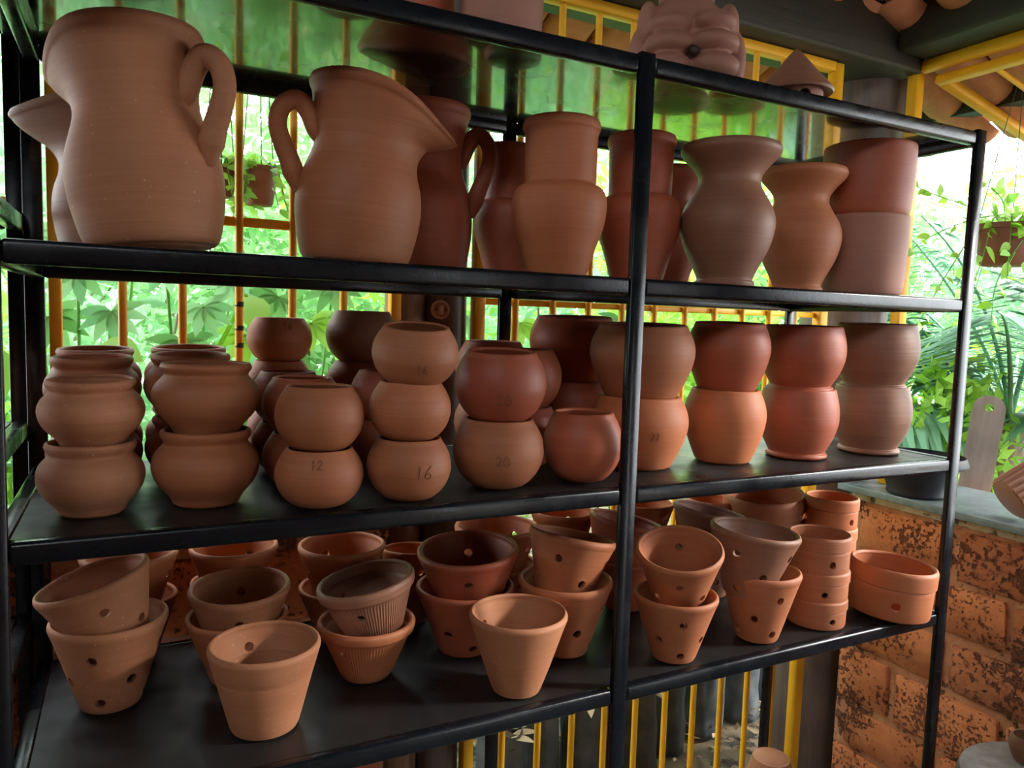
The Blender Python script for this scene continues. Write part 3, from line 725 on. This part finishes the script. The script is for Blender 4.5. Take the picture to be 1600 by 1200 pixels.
# ---- on top of the rack
pot('straight_pot', 'cyl', CLAY_PINK, .790, .200, S4, .079, .26, 'pinkish straight-sided pot on top of the rack', 'pot')
pot('straight_pot', 'cyl', CLAY_RED, .655, .330, S4, .082, .22, 'dark straight pot behind the pinkish one on top of the rack', 'pot')
def blob_mesh(name, parts, voxel):
    bm = bmesh.new()
    for (c, r, s) in parts:
        q = bmesh.ops.create_icosphere(bm, subdivisions=4, radius=r)
        for v in q['verts']: v.co = Vector((v.co.x * s[0] + c[0], v.co.y * s[1] + c[1], v.co.z * s[2] + c[2]))
    me = bm_mesh(name, bm)
    def setup(o):
        m = o.modifiers.new('r', 'REMESH'); m.mode = 'VOXEL'; m.voxel_size = voxel
        m = o.modifiers.new('s', 'SMOOTH'); m.factor = .5; m.iterations = 3
    me2 = evaluated(me, setup); me2.polygons.foreach_set('use_smooth', [True] * len(me2.polygons)); return me2
fig = empty('clay_sculpture', (1.235, .20, S4), (0, 0, math.radians(-27)))
_sm = blob_mesh('sculpture', [((0, .02, .09), .095, (1.06, .8, 1.15)), ((0, .02, .20), .062, (1, .85, 1.2)), ((0, .02, .29), .052, (1, .9, 1.0)), ((0, .02, .38), .05, (1, .9, 1.0)),
    ((-.045, -.050, .070), .048, (1.1, .95, .55)), ((.047, -.050, .074), .049, (1.1, .95, .55)), ((-.049, -.056, .022), .046, (1.1, .95, .62)), ((.049, -.056, .024), .048, (1.1, .95, .62)),
    ((-.044, -.040, .112), .044, (1.1, .9, .55)), ((.045, -.040, .120), .046, (1.1, .9, .55)), ((-.102, .0, .05), .036, (.7, 1, 1.9)), ((.105, .0, .05), .036, (.7, 1, 1.9)), ((-.085, .0, .125), .030, (.8, 1, 1.7)), ((.088, .0, .125), .030, (.8, 1, 1.7))], .004)
for v in _sm.vertices:
    v.co.z = max(0, v.co.z + .034)
link('body', _sm, CLAY_PINK, fig)
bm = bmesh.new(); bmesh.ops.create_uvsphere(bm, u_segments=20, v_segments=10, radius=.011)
link('cleft_hole_shade', bm_mesh('hole', bm, True, 0), DARKHOLE, fig, (.001, -.076, .084))  # solid dark ball stands for the shade inside the hole
tag(fig, 'pinkish clay figure with rounded lobes and folds on top of the rack', 'sculpture')
bh = empty('clay_birdhouse', (1.565, .20, S4)); bh.scale = (1.0, 1.0, .93)
me = lathe('house', [(0, .98), (.1, 1.0), (.5, 1.0), (1, .97)], .066, .083, .008, 48)
me = drill(me, [(math.degrees(face_cam(1.572, .2)) + 22, .055, .065)], .015)
link('house', me, CLAY_PINK, bh)
v, f = [], []
rings = [(.079, .0665), (.073, .086), (.079, .089), (.087, .084), (.124, .053), (.165, .022), (.184, .006), (.188, .0)]
for z, r in rings[:-1]:
    for k in range(48): v.append((r * math.cos(2 * PI * k / 48), r * math.sin(2 * PI * k / 48), z))
v.append((0, 0, rings[-1][0])); nn = len(rings) - 1
for i in range(nn - 1):
    for k in range(48): f.append((i * 48 + k, i * 48 + (k + 1) % 48, (i + 1) * 48 + (k + 1) % 48, (i + 1) * 48 + k))
for k in range(48): f.append(((nn - 1) * 48 + k, (nn - 1) * 48 + (k + 1) % 48, len(v) - 1))
v.append((0, 0, .079))
for k in range(48): f.append((len(v) - 1, (k + 1) % 48, k))
link('cone_roof', mesh('cone_roof', v, f, True, 45), CLAY_BROWN, bh)
tag(bh, 'clay birdhouse with a pointed cone roof on top of the rack', 'birdhouse')

# ---- neighbouring rack
NB = 'bowls on the neighbouring rack'
z = B + .478
pot('round_bowl', 'bowl', CLAY, -.135, .36, z, .072, .1, 'lower bowl cut by the picture edge on the neighbouring rack', 'bowl', NB)
pot('round_bowl', 'bowl', CLAY_ORANGE, -.145, .36, z + .098, .072, .1, 'upper bowl cut by the picture edge on the neighbouring rack', 'bowl', NB)

# ---- on the stone slab and floor at the right
def lathe_obj(name, rings, mat, seg=64, parent=None, loc=(0, 0, 0)):
    v, f = [], []
    for z, r in rings:
        for k in range(seg): v.append((max(r, 1e-4) * math.cos(2 * PI * k / seg), max(r, 1e-4) * math.sin(2 * PI * k / seg), z))
    for i in range(len(rings) - 1):
        for k in range(seg): f.append((i * seg + k, i * seg + (k + 1) % seg, (i + 1) * seg + (k + 1) % seg, (i + 1) * seg + k))
    return link(name, mesh(name, v, f, True, 45), mat, parent, loc)
ZS = B + .153
bs_ = empty('plastic_basin', (2.557, .487, ZS)); bs_.scale = (.91, .91, 1.0)
lathe_obj('bowl', [(0, 0), (0, .098), (.004, .104), (.012, .106), (.02, .104), (.06, .120), (.11, .137), (.112, .133), (.06, .114), (.012, .098), (.010, 0)], PLASTIC_BLACK, parent=bs_)
lathe_obj('rim', [(.108, .136), (.106, .158), (.110, .163), (.116, .164), (.140, .155), (.1405, .152), (.120, .152), (.114, .134), (.108, .136)], PLASTIC_BLACK, parent=bs_)
tag(bs_, 'black plastic basin standing on the stone slab', 'basin')
# weathered plank with a hole, leaning outside the slab
bm = bmesh.new(); L, w, t = .48, .052, .022
prof_ = [(-w, 0), (-w, L - .05)] + [(-w * math.cos(a), L - .05 + .05 * math.sin(a)) for a in [PI * k / 10 for k in range(1, 10)]] + [(w, L - .05), (w, 0)]
face = bm.faces.new([bm.verts.new((x, 0, z)) for x, z in prof_])
ex = bmesh.ops.extrude_face_region(bm, geom=[face]); bmesh.ops.translate(bm, verts=[q for q in ex['geom'] if isinstance(q, bmesh.types.BMVert)], vec=(0, t, 0))
bmesh.ops.recalc_face_normals(bm, faces=bm.faces)
me = drill_src = bm_mesh('plank', bm)
bm = bmesh.new(); q = bmesh.ops.create_cone(bm, segments=20, radius1=.015, radius2=.015, depth=.2, cap_ends=True)
bmesh.ops.transform(bm, matrix=Matrix.Translation((0, .01, L - .045)) @ Matrix.Rotation(PI / 2, 4, 'X'), verts=q['verts'])
_cut = bpy.data.objects.new('cut', bm_mesh('cut', bm)); col.objects.link(_cut)
def _s(o):
    m = o.modifiers.new('b', 'BOOLEAN'); m.object = _cut; m.operation = 'DIFFERENCE'; m.solver = 'EXACT'
me = evaluated(me, _s); bpy.data.objects.remove(_cut)
pk = link('wooden_plank', me, GREYWOOD, loc=(2.905, .515, B + .01), rot=(math.radians(-3), math.radians(5), math.radians(-58)))
tag(pk, 'weathered grey plank with a round hole, upright outside the slab', 'plank')
for nm, xx, yy in (('wooden_stake', 2.93, .56),):
    tag(link(nm, sweep([(xx, yy, -.1), (xx, yy, .4), (xx, yy, B + .02)], .03, 10), BARK), 'short stake carrying the weathered plank behind the slab', 'stake')
o = pot('grooved_pot', 'fluted', CLAY_BROWN, 2.507, .158, ZS + .060, .072, .16, 'grooved brown pot lying on its side at the picture edge', 'pot', rot=4, tilt=57, az=-27)
pot('upturned_pot', 'plain', CLAY_BROWN, 1.925, .47, .17, .125, .17, 'upturned pot on the floor carrying the pale upturned one', 'pot', rot=0, tilt=180)
pot('upturned_pot', 'plain', CLAY_SAND, 1.925, .47, .375, .115, .235, 'pale upturned pot below the rack, its drain hole showing', 'pot', rot=0, tilt=180)
st = empty('wooden_stool', (2.09, -.235, 0))
lathe_obj('seat', [(.59, 0), (.59, .17), (.60, .195), (.625, .202), (.645, .195), (.653, .17), (.656, 0)], GREYWOOD, parent=st)
for k in range(3):
    a = 2 * PI * k / 3 + .4
    link('leg', sweep([(.12 * math.cos(a), .12 * math.sin(a), .60), (.14 * math.cos(a), .14 * math.sin(a), .3), (.165 * math.cos(a), .165 * math.sin(a), 0)], .022, 10), GREYWOOD, st)
tag(st, 'round grey wooden stool at the lower corner by the brick wall', 'stool')
pot('small_cup', 'tub', CLAY_BROWN, 2.125, -.150, .656, .040, .062, 'small dark clay cup on the wooden stool', 'cup')

# ------------------------------------------------------------------ plants and things outside
def leaf_arrays(c, d, nrm, L, wd, fold=.12):
    """numpy: centres (n,3) at leaf base, direction, normal, length, width -> verts (n*5,3)"""
    s = np.cross(d, nrm); s /= np.linalg.norm(s, axis=1, keepdims=True) + 1e-9
    L = L[:, None]; wd = wd[:, None]
    v = np.stack([c, c + d * L * .42 + s * wd * .5, c + d * L, c + d * L * .42 - s * wd * .5, c + d * L * .45 - nrm * wd * fold * 2], 1)
    return v.reshape(-1, 3)
def leaves_mesh(name, V):
    n = len(V) // 5; me = bpy.data.meshes.new(name)
    tri = np.array([[0, 4, 1], [1, 4, 2], [0, 3, 4], [4, 3, 2]])
    F = (tri[None] + (np.arange(n) * 5)[:, None, None]).reshape(-1, 3)
    me.vertices.add(len(V)); me.vertices.foreach_set('co', V.astype(np.float32).ravel())
    me.loops.add(F.size); me.loops.foreach_set('vertex_index', F.astype(np.int32).ravel())
    me.polygons.add(len(F)); me.polygons.foreach_set('loop_start', np.arange(0, F.size, 3, dtype=np.int32)); me.polygons.foreach_set('loop_total', np.full(len(F), 3, np.int32))
    me.update(); me.validate(); me.polygons.foreach_set('use_smooth', [True] * len(F)); return me
def unit(a): return a / (np.linalg.norm(a, axis=1, keepdims=True) + 1e-9)
def shrub(x, y, base, top, rx, ry, n, size, mat, label, seed, clumps=26, droop=.35, lw=.42, cat='shrub', name='leafy_shrub'):
    g_ = np.random.default_rng(seed); top += .15; base += .15 if base > .2 else 0
    root = empty(name, (x, y, base)); H = top - base
    cl = g_.normal(size=(clumps, 3)); cl = unit(cl) * (g_.random((clumps, 1)) ** .4)
    cl *= np.array([rx, ry, H * .5]); cl[:, 2] += H * .55
    pick = g_.integers(0, clumps, n)
    p = cl[pick] + g_.normal(size=(n, 3)) * np.array([rx, ry, H * .42]) * .20
    d = unit(g_.normal(size=(n, 3)) + np.array([0, -.35, -droop])); nr = unit(g_.normal(size=(n, 3)) + np.array([0, -.5, .9]))
    L = size * g_.uniform(.6, 1.25, n)
    fol = link('foliage', leaves_mesh('foliage', leaf_arrays(p, d, nr, L, L * lw)), mat, root); fol['kind'] = 'stuff'
    bm = bmesh.new()
    for i in range(min(10, clumps)):
        q = cl[i]; me = sweep([(0, 0, -.05), (q[0] * .25, q[1] * .25, q[2] * .5), tuple(q)], [.012 + .006 * H, .010, .004], 6); bm.from_mesh(me); bpy.data.meshes.remove(me)
    link('stems', bm_mesh('stems', bm, True, 0), BARK, root)
    return tag(root, label, cat, 'shrubs and trees outside')
# near shrubs seen through the left grille
shrub(.10, 1.75, -.1, 1.75, .50, .35, 2600, .085, LEAF_MINT, 'pale mint shrub seen behind the left rimmed stacks', 1)
shrub(.80, 1.85, -.1, 1.85, .50, .35, 2600, .075, LEAF_MID, 'green shrub seen behind the back bowls and jug handle', 2)
shrub(1.35, 2.05, -.1, 2.0, .45, .35, 2200, .085, LEAF_LIME, 'lime green shrub just beyond the timber posts', 3)
shrub(-.45, 1.9, -.1, 1.6, .40, .35, 1500, .10, LEAF_LIME, 'lime green shrub beyond the neighbouring rack', 4)
# shrubs behind the gate
shrub(2.05, 2.2, .55, 2.0, .5, .4, 2300, .085, LEAF_MINT, 'mint shrub behind the straight-necked vases', 5)
shrub(2.85, 2.2, .5, 1.95, .55, .4, 2300, .085, LEAF_LIME, 'lime shrub behind the flared vases', 6)
shrub(3.7, 2.3, .3, 2.0, .55, .4, 2300, .09, LEAF_MID, 'green shrub behind the corner timber post', 7)
shrub(3.75, 1.30, -.1, 1.46, .42, .40, 2600, .085, LEAF_LIME, 'bright lime bush just past the corner post and slab', 8, droop=.1, lw=.5)
shrub(5.1, 1.95, -.1, 1.35, .5, .4, 1800, .09, LEAF_LIME, 'bright lime bush behind the weathered plank', 9, lw=.5)
# taller trees farther back
TREES = [(-.6, 3.6, 3.3, LEAF_MINT, 'pale tree far behind the biggest jug'), (.9, 4.0, 3.6, LEAF_MID, 'dark green tree far behind the orange jug'), (2.4, 4.2, 3.5, LEAF_MINT, 'pale tree far behind the middle of the rack'),
         (4.2, 4.3, 3.4, LEAF_LIME, 'yellowish tree far behind the flared vases'), (6.2, 4.2, 3.2, LEAF_MID, 'green tree far behind the corner post'), (8.2, 3.6, 3.0, LEAF_MINT, 'pale tree far beyond the side window'), (9.6, 2.2, 2.6, LEAF_LIME, 'yellowish tree far beyond the hanging planter')]
for i, (x, y, t, m_, lab) in enumerate(TREES):
    shrub(x, y, .1, t, 1.15, .7, 3600, .13, m_, lab, 20 + i, 46, cat='tree', name='garden_tree')
FAR = [(-2, 7.5), (1, 8), (4, 8.2), (7, 8), (10, 7.2), (12.5, 5.2), (14, 2.5)]
for i, (x, y) in enumerate(FAR):
    shrub(x, y, 0, 4.2 + .5 * (i % 2), 2.2, 1.1, 3200, .24, (LEAF_MINT, LEAF_MID, LEAF_LIME)[i % 3], 'hazy distant tree number ' + ('one', 'two', 'three', 'four', 'five', 'six', 'seven')[i] + ' counted along the garden edge from the left', 40 + i, 40, cat='tree', name='distant_tree')

def leaf_single(L, w, fold=.15, curl=.18, name='leaf'):
    v, f = [], []; n = 5
    for i in range(n + 1):
        t = i / n; hw = w * .5 * math.sin(PI * (t ** .8)) ; z = -curl * L * t * t
        v += [(t * L, -hw, z + fold * hw), (t * L, 0, z), (t * L, hw, z + fold * hw)]
    for i in range(n):
        a = i * 3; f += [(a, a + 3, a + 4, a + 1), (a + 1, a + 4, a + 5, a + 2)]
    return v, f
def leaf_obj_mesh(L, w, mat, n=1, spread=2.4, name='leaf'):
    """one leaf, or a palmate leaf of n leaflets"""
    V, F = [], []
    for k in range(n):
        a = 0 if n == 1 else -spread / 2 + spread * k / (n - 1)
        v, f = leaf_single(L * (1 - .25 * abs(a) / max(spread, .1)), w); b = len(V)
        V += [(x * math.cos(a) - y * math.sin(a), x * math.sin(a) + y * math.cos(a), z) for x, y, z in v]; F += [tuple(i + b for i in q) for q in f]
    me = mesh(name, V, F, True, 0); me.materials.append(mat); return me
def orient(o, p, d, nrm=(0, 0, 1)):
    d = Vector(d).normalized(); s = Vector(nrm).cross(d)
    if s.length < 1e-3: s = Vector((0, 1, 0))
    s.normalize(); u = d.cross(s)
    o.matrix_local = Matrix(((d.x, s.x, u.x, p[0]), (d.y, s.y, u.y, p[1]), (d.z, s.z, u.z, p[2]), (0, 0, 0, 1)))
PALMATE = [leaf_obj_mesh(.105, .036, LEAF_MINT, 7, 3.6), leaf_obj_mesh(.10, .036, LEAF_MINT, 6, 3.0), leaf_obj_mesh(.115, .040, LEAF_MID, 7, 3.6), leaf_obj_mesh(.11, .036, LEAF_LIME, 7, 3.4)]
def palmate_plant(x, y, targets, label, ms=(0, 1, 2)):
    root = empty('palmate_plant', (x, y, -.1)); rr = random.Random(int(x * 100))
    for (px, py, pz) in targets:
        p = Vector((px - x, py - y, pz + .1))
        st_ = catmull([(rr.uniform(-.03, .03), 0, 0), (p.x * .35, p.y * .3, p.z * .55), tuple(p)], 4)
        link('stem', sweep([tuple(q) for q in st_], .005, 6), LEAF_MID, root)
        o = bpy.data.objects.new('leaf', PALMATE[rr.choice(ms)]); col.objects.link(o); o.parent = root
        orient(o, p, (rr.uniform(-.6, .6), -.5, -.75), (rr.uniform(-.3, .3), -.85, .6))
    return tag(root, label, 'plant', 'palmate plants outside the left grille')
palmate_plant(.02, 1.3, [(.02, 1.22, B + .80), (-.05, 1.25, B + .68), (.10, 1.2, B + .70), (.00, 1.18, B + .58), (.16, 1.25, B + .86), (-.10, 1.3, B + .9)], 'pale fan-leaved plant close to the left bars behind the sandy stack')
palmate_plant(.32, 1.35, [(.24, 1.28, B + .84), (.34, 1.25, B + .72), (.42, 1.3, B + .80), (.28, 1.22, B + .62), (.46, 1.27, B + .64)], 'fan-leaved plant behind the wide rimmed pots', (0, 2, 3))
palmate_plant(.62, 1.4, [(.56, 1.3, B + .76), (.66, 1.28, B + .68), (.74, 1.33, B + .80), (.60, 1.3, B + .60)], 'fan-leaved plant behind the back bowls', (2, 3))
palmate_plant(1.15, 1.35, [(1.10, 1.25, B + .66), (1.20, 1.3, B + .72), (1.30, 1.25, B + .62), (1.42, 1.3, B + .70), (1.55, 1.28, B + .64)], 'fan-leaved plant behind the gate beside the posts', (0, 3))
palmate_plant(1.95, 1.45, [(1.75, 1.35, B + .66), (1.90, 1.35, B + .72), (2.05, 1.4, B + .64), (2.25, 1.4, B + .70), (2.45, 1.4, B + .66)], 'fan-leaved plant behind the gate near its hinge side', (2, 3))
# one big lime leaf plant at the lower left edge
bl = empty('broad_leaf_plant', (-.16, 1.15, -.1))
BIG = leaf_obj_mesh(.15, .11, LEAF_LIME)
for p, d in (((-.02, -.10, B + .70), (.3, -.5, -.5)), ((-.10, -.08, B + .45), (.2, -.4, -.8)), ((.22, .0, B + .70), (.5, -.5, -.05)), ((.62, .1, B + .86), (.1, -.6, -.5))):
    link('stem', sweep([(0, 0, 0), (p[0] * .4, p[1], p[2] * .6), p], .008, 6), LEAF_LIME, bl)
    o = bpy.data.objects.new('leaf', BIG); col.objects.link(o); o.parent = bl; orient(o, p, d, (0, -.8, .6))
tag(bl, 'plant with broad yellow-green leaves low behind the left post', 'plant')

# hanging planters
SMALL = [leaf_obj_mesh(.036, .021, LEAF_LIME), leaf_obj_mesh(.030, .019, LEAF_LIME), leaf_obj_mesh(.042, .022, LEAF_LIME)]
def hanging(x, y, zb, R, h, top, vines, label, potmat, seed, leaf_scale=1.0):
    rr = random.Random(seed); root = empty('hanging_planter', (x, y, zb))
    lathe_obj('planter_pot', [(0, 0), (0, R * .70), (.006, R * .76), (h * .5, R * .9), (h * .86, R * .99), (h * .87, R * 1.05), (h, R * 1.06), (h, R * .97), (h * .85, R * .93), (h * .8, 0)], potmat, 40, root)
    lathe_obj('soil', [(h * .82, R * .93), (h * .88, R * .5), (h * .9, 0)], SOIL, 32, root)
    for k in range(3):
        a = 2 * PI * k / 3 + .5
        link('wire', sweep([(R * math.cos(a), R * math.sin(a), h * .95), (R * .5 * math.cos(a), R * .5 * math.sin(a), (h + top - zb) * .5), (0, 0, top - zb)], .0016, 5), WIRE, root)
    for (pts, nl) in vines:
        P_ = [Vector(tuple(q)) for q in catmull(pts, 6)]
        link('vine_stem', sweep(P_, [.0028 * (1 - .6 * i / len(P_)) for i in range(len(P_))], 5), LEAF_MID, root)
        for i in range(nl):
            t = (i + .6) / nl * (len(P_) - 1.01); k = int(t); p = P_[k].lerp(P_[k + 1], t - k)
            tn = (P_[k + 1] - P_[k]).normalized(); sd = Vector((rr.uniform(-1, 1), rr.uniform(-1, .3), rr.uniform(-.5, .7)))
            o = bpy.data.objects.new('leaf', rr.choice(SMALL)); col.objects.link(o); o.parent = root
            orient(o, p, tn * .5 + sd, (rr.uniform(-.5, .5), -.9, .6)); o.scale = (leaf_scale * rr.uniform(.8, 1.25),) * 3
    return tag(root, label, 'planter', 'hanging planters outside')
def vine_set(R, h, n, reach, fall, seed, nl):
    rr = random.Random(seed); out = []
    for i in range(n):
        a = rr.uniform(0, 2 * PI); c, s = math.cos(a), math.sin(a); k = rr.uniform(.5, 1.0)
        out.append(([(R * .4 * c, R * .4 * s, h * .85), (R * .9 * c, R * .9 * s, h * 1.15), (R * 1.15 * c, R * 1.15 * s, h * .8), ((R + reach * .5 * k) * c, (R + reach * .5 * k) * s, h * .8 - fall * .5 * k), ((R + reach * k) * c, (R + reach * k) * s, h * .8 - fall * k)], nl))
    return out
hanging(.474, 1.10, B + 1.008, .050, .105, B + 1.69, vine_set(.05, .10, 9, .05, .14, 3, 9), 'brown planter with trailing vines hanging outside, near the jug handle', PLASTIC_BROWN, 3)
hanging(.375, 1.13, B + 1.025, .045, .085, B + 1.68, vine_set(.045, .09, 7, .06, .12, 5, 8), 'brown planter hanging outside just behind the biggest jug', PLASTIC_BROWN, 5)
vr = vine_set(.11, .14, 9, .16, .34, 21, 12) + [([(0, 0, .12), (-.02, -.05, .17), (-.12, .05, .16), (-.22, .14, .10), (-.30, .20, .02)], 14), ([(-.02, 0, .12), (-.10, .05, .12), (-.17, .10, -.02), (-.22, .14, -.16), (-.25, .18, -.26)], 16),
      ([(-.03, .02, .12), (-.10, .08, .20), (-.20, .16, .25), (-.29, .22, .30)], 14), ([(.0, 0, .12), (.05, -.05, .24), (.02, -.08, .32), (-.04, -.04, .36)], 12), ([(.02, -.02, .12), (-.05, -.08, .10), (-.12, -.04, -.06), (-.10, -.02, -.22)], 14),
      ([(.03, -.04, .12), (.02, -.12, .08), (.0, -.13, -.08), (-.03, -.13, -.2)], 14), ([(-.03, 0, .12), (-.06, .0, .22), (-.12, .03, .28)], 10)]
hanging(2.91, .455, B + .952, .113, .142, B + 1.668, vr, 'large brown planter with leafy vines hanging past the right post', PLASTIC_BROWN, 9, 1.4)

# palm beyond the side window
palm = empty('palm_tree', (4.30, 1.18, -.1))
link('trunk', sweep([(0, 0, 0), (.05, 0, .4), (.03, .02, .9), (0, 0, 1.35)], [.14, .12, .11, .09], 14), BARK, palm)
def frond(a, elev, Lf, drop, seed):
    rr = random.Random(seed); g_ = np.random.default_rng(seed)
    P_ = [np.array((math.cos(a) * Lf * t * math.cos(elev * (1 - t * .3)), math.sin(a) * Lf * t * math.cos(elev * (1 - t * .3)), Lf * t * math.sin(elev) - drop * t * t)) for t in np.linspace(0, 1, 14)]
    me = sweep([tuple(p) for p in P_], [.014 * (1 - .8 * i / 13) for i in range(14)], 6); bm = bmesh.new(); bm.from_mesh(me); bpy.data.meshes.remove(me)
    side = np.array((-math.sin(a), math.cos(a), 0))
    for i in range(110):
        t = .14 + .84 * (i // 2) / 55; k = min(12, int(t * 13)); p = P_[k] + (P_[k + 1] - P_[k]) * (t * 13 - k); tn = P_[k + 1] - P_[k]; tn /= np.linalg.norm(tn)
        sd = side * (1 if i % 2 else -1); d = tn * .55 + sd * .75 + np.array((0, 0, -.25 - .2 * rr.random())); d /= np.linalg.norm(d)
        L_ = Lf * .36 * math.sin(PI * (.12 + .82 * t)) * rr.uniform(.85, 1.1); w_ = np.cross(d, (0, 0, 1)); w_ /= np.linalg.norm(w_) + 1e-6
        q = [p - w_ * .005, p + d * L_ * .4 - w_ * .023, p + d * L_ + np.array((0, 0, -.10 * L_)), p + d * L_ * .4 + w_ * .023, p + w_ * .005]
        vs_ = [bm.verts.new(tuple(x)) for x in q]; bm.faces.new((vs_[0], vs_[1], vs_[3], vs_[4])); bm.faces.new((vs_[1], vs_[2], vs_[3]))
    return bm_mesh('frond', bm)
for i, (a, e, Lf, dr) in enumerate(((2.2, 1.1, 1.5, .35), (2.9, 1.2, 1.4, .2), (1.7, .9, 1.5, .4), (2.5, .75, 1.5, .55), (3.0, .35, 1.5, .7), (3.6, .8, 1.6, .6), (4.2, .5, 1.5, .8), (2.0, 1.0, 1.6, .6), (3.3, 1.15, 1.6, .5), (4.8, .9, 1.5, .7), (1.3, .8, 1.5, .6), (3.9, 1.2, 1.5, .5), (2.7, .1, 1.3, .6), (5.6, .8, 1.4, .6), (.5, .7, 1.4, .6))):
    link('frond', frond(a, e, Lf, dr, 60 + i), LEAF_PALM, palm, (0, 0, 1.35))
tag(palm, 'palm with long drooping blue-green fronds beyond the side window', 'palm')

# nursery bags behind the gate
def bag(x, y, R, h, label, seed):
    rr = random.Random(seed); root = empty('nursery_bag', (x, y, -.085)); n, seg = 14, 32; v, f = [], []
    ph = [rr.uniform(0, 6.28) for _ in range(6)]
    for i in range(n):
        t = i / (n - 1)
        for k in range(seg):
            a = 2 * PI * k / seg
            q = R * (1 - .10 * t + .05 * math.sin(2 * a + ph[0] + t) + .022 * math.sin(7 * a + ph[1] + 5 * t) + .02 * math.sin(11 * a + ph[2] - 9 * t) + .02 * math.sin(14 * t + ph[3] + 2 * a))
            if t > .93: q *= .96
            v.append((q * math.cos(a), q * math.sin(a), h * t + (.012 * math.sin(3 * a + ph[4]) if t > .8 else 0)))
    for i in range(n - 1):
        for k in range(seg): f.append((i * seg + k, i * seg + (k + 1) % seg, (i + 1) * seg + (k + 1) % seg, (i + 1) * seg + k))
    f.append(tuple(range(seg - 1, -1, -1)))
    link('sack', mesh('sack', v, f, True, 0), BAG, root)
    lathe_obj('soil', [(h * .86, R * .92), (h * .90, R * .5), (h * .92, 0)], SOIL, 24, root)
    me = leaf_obj_mesh(.10, .04, LEAF_DRY)
    for k in range(4):
        o = bpy.data.objects.new('dry_leaf', me); col.objects.link(o); o.parent = root
        a = rr.uniform(0, 6.28); orient(o, (R * .5 * math.cos(a), R * .5 * math.sin(a), h * .92), (math.cos(a), math.sin(a), rr.uniform(-.2, .3)))
    return tag(root, label, 'plant bag', 'black nursery bags behind the gate')
for i, (x, y, R, h, lab) in enumerate(((1.30, 1.12, .085, .36, 'black nursery bag nearest the timber posts, shiny blue sheen'), (1.50, 1.22, .09, .42, 'black nursery bag second from the timber posts'), (1.71, 1.20, .10, .40, 'black nursery bag third from the timber posts, just left of the rack post'),
        (1.93, 1.20, .10, .40, 'greyish nursery bag in the middle of the row behind the gate'), (2.16, 1.28, .09, .42, 'nursery bag with a dry leaf hanging over its edge'), (2.40, 1.32, .10, .42, 'black nursery bag third from the corner post'), (2.65, 1.36, .10, .42, 'black nursery bag second from the corner post'),
        (2.92, 1.45, .11, .42, 'black nursery bag beside the corner post'), (1.62, 1.50, .10, .44, 'black nursery bag in the second row near the timber posts'), (2.05, 1.52, .10, .44, 'black nursery bag in the middle of the second row'), (2.52, 1.62, .11, .46, 'black nursery bag in the second row near the corner post'), (3.0, 1.75, .11, .46, 'black nursery bag at the far end of the second row'))):
    bag(x, y, R, h, lab, 80 + i)
g_ = np.random.default_rng(5); n = 420
p = np.stack([g_.uniform(.9, 3.4, n), g_.uniform(.86, 1.9, n), g_.uniform(-.07, -.02, n)], 1)
d = unit(g_.normal(size=(n, 3)) * np.array([1, 1, .3])); nr = unit(g_.normal(size=(n, 3)) * .5 + np.array([0, 0, 1])); L = g_.uniform(.04, .10, n)
tag(link('leaf_litter', leaves_mesh('leaf_litter', leaf_arrays(p, d, nr, L, L * .38)), LEAF_DRY), 'dry brown fallen leaves on the earth behind the gate', 'leaf litter', kind='stuff')
for o in bpy.data.objects:
    if o.type == 'MESH' and o.name.startswith('tmp'): print('left over', o.name)
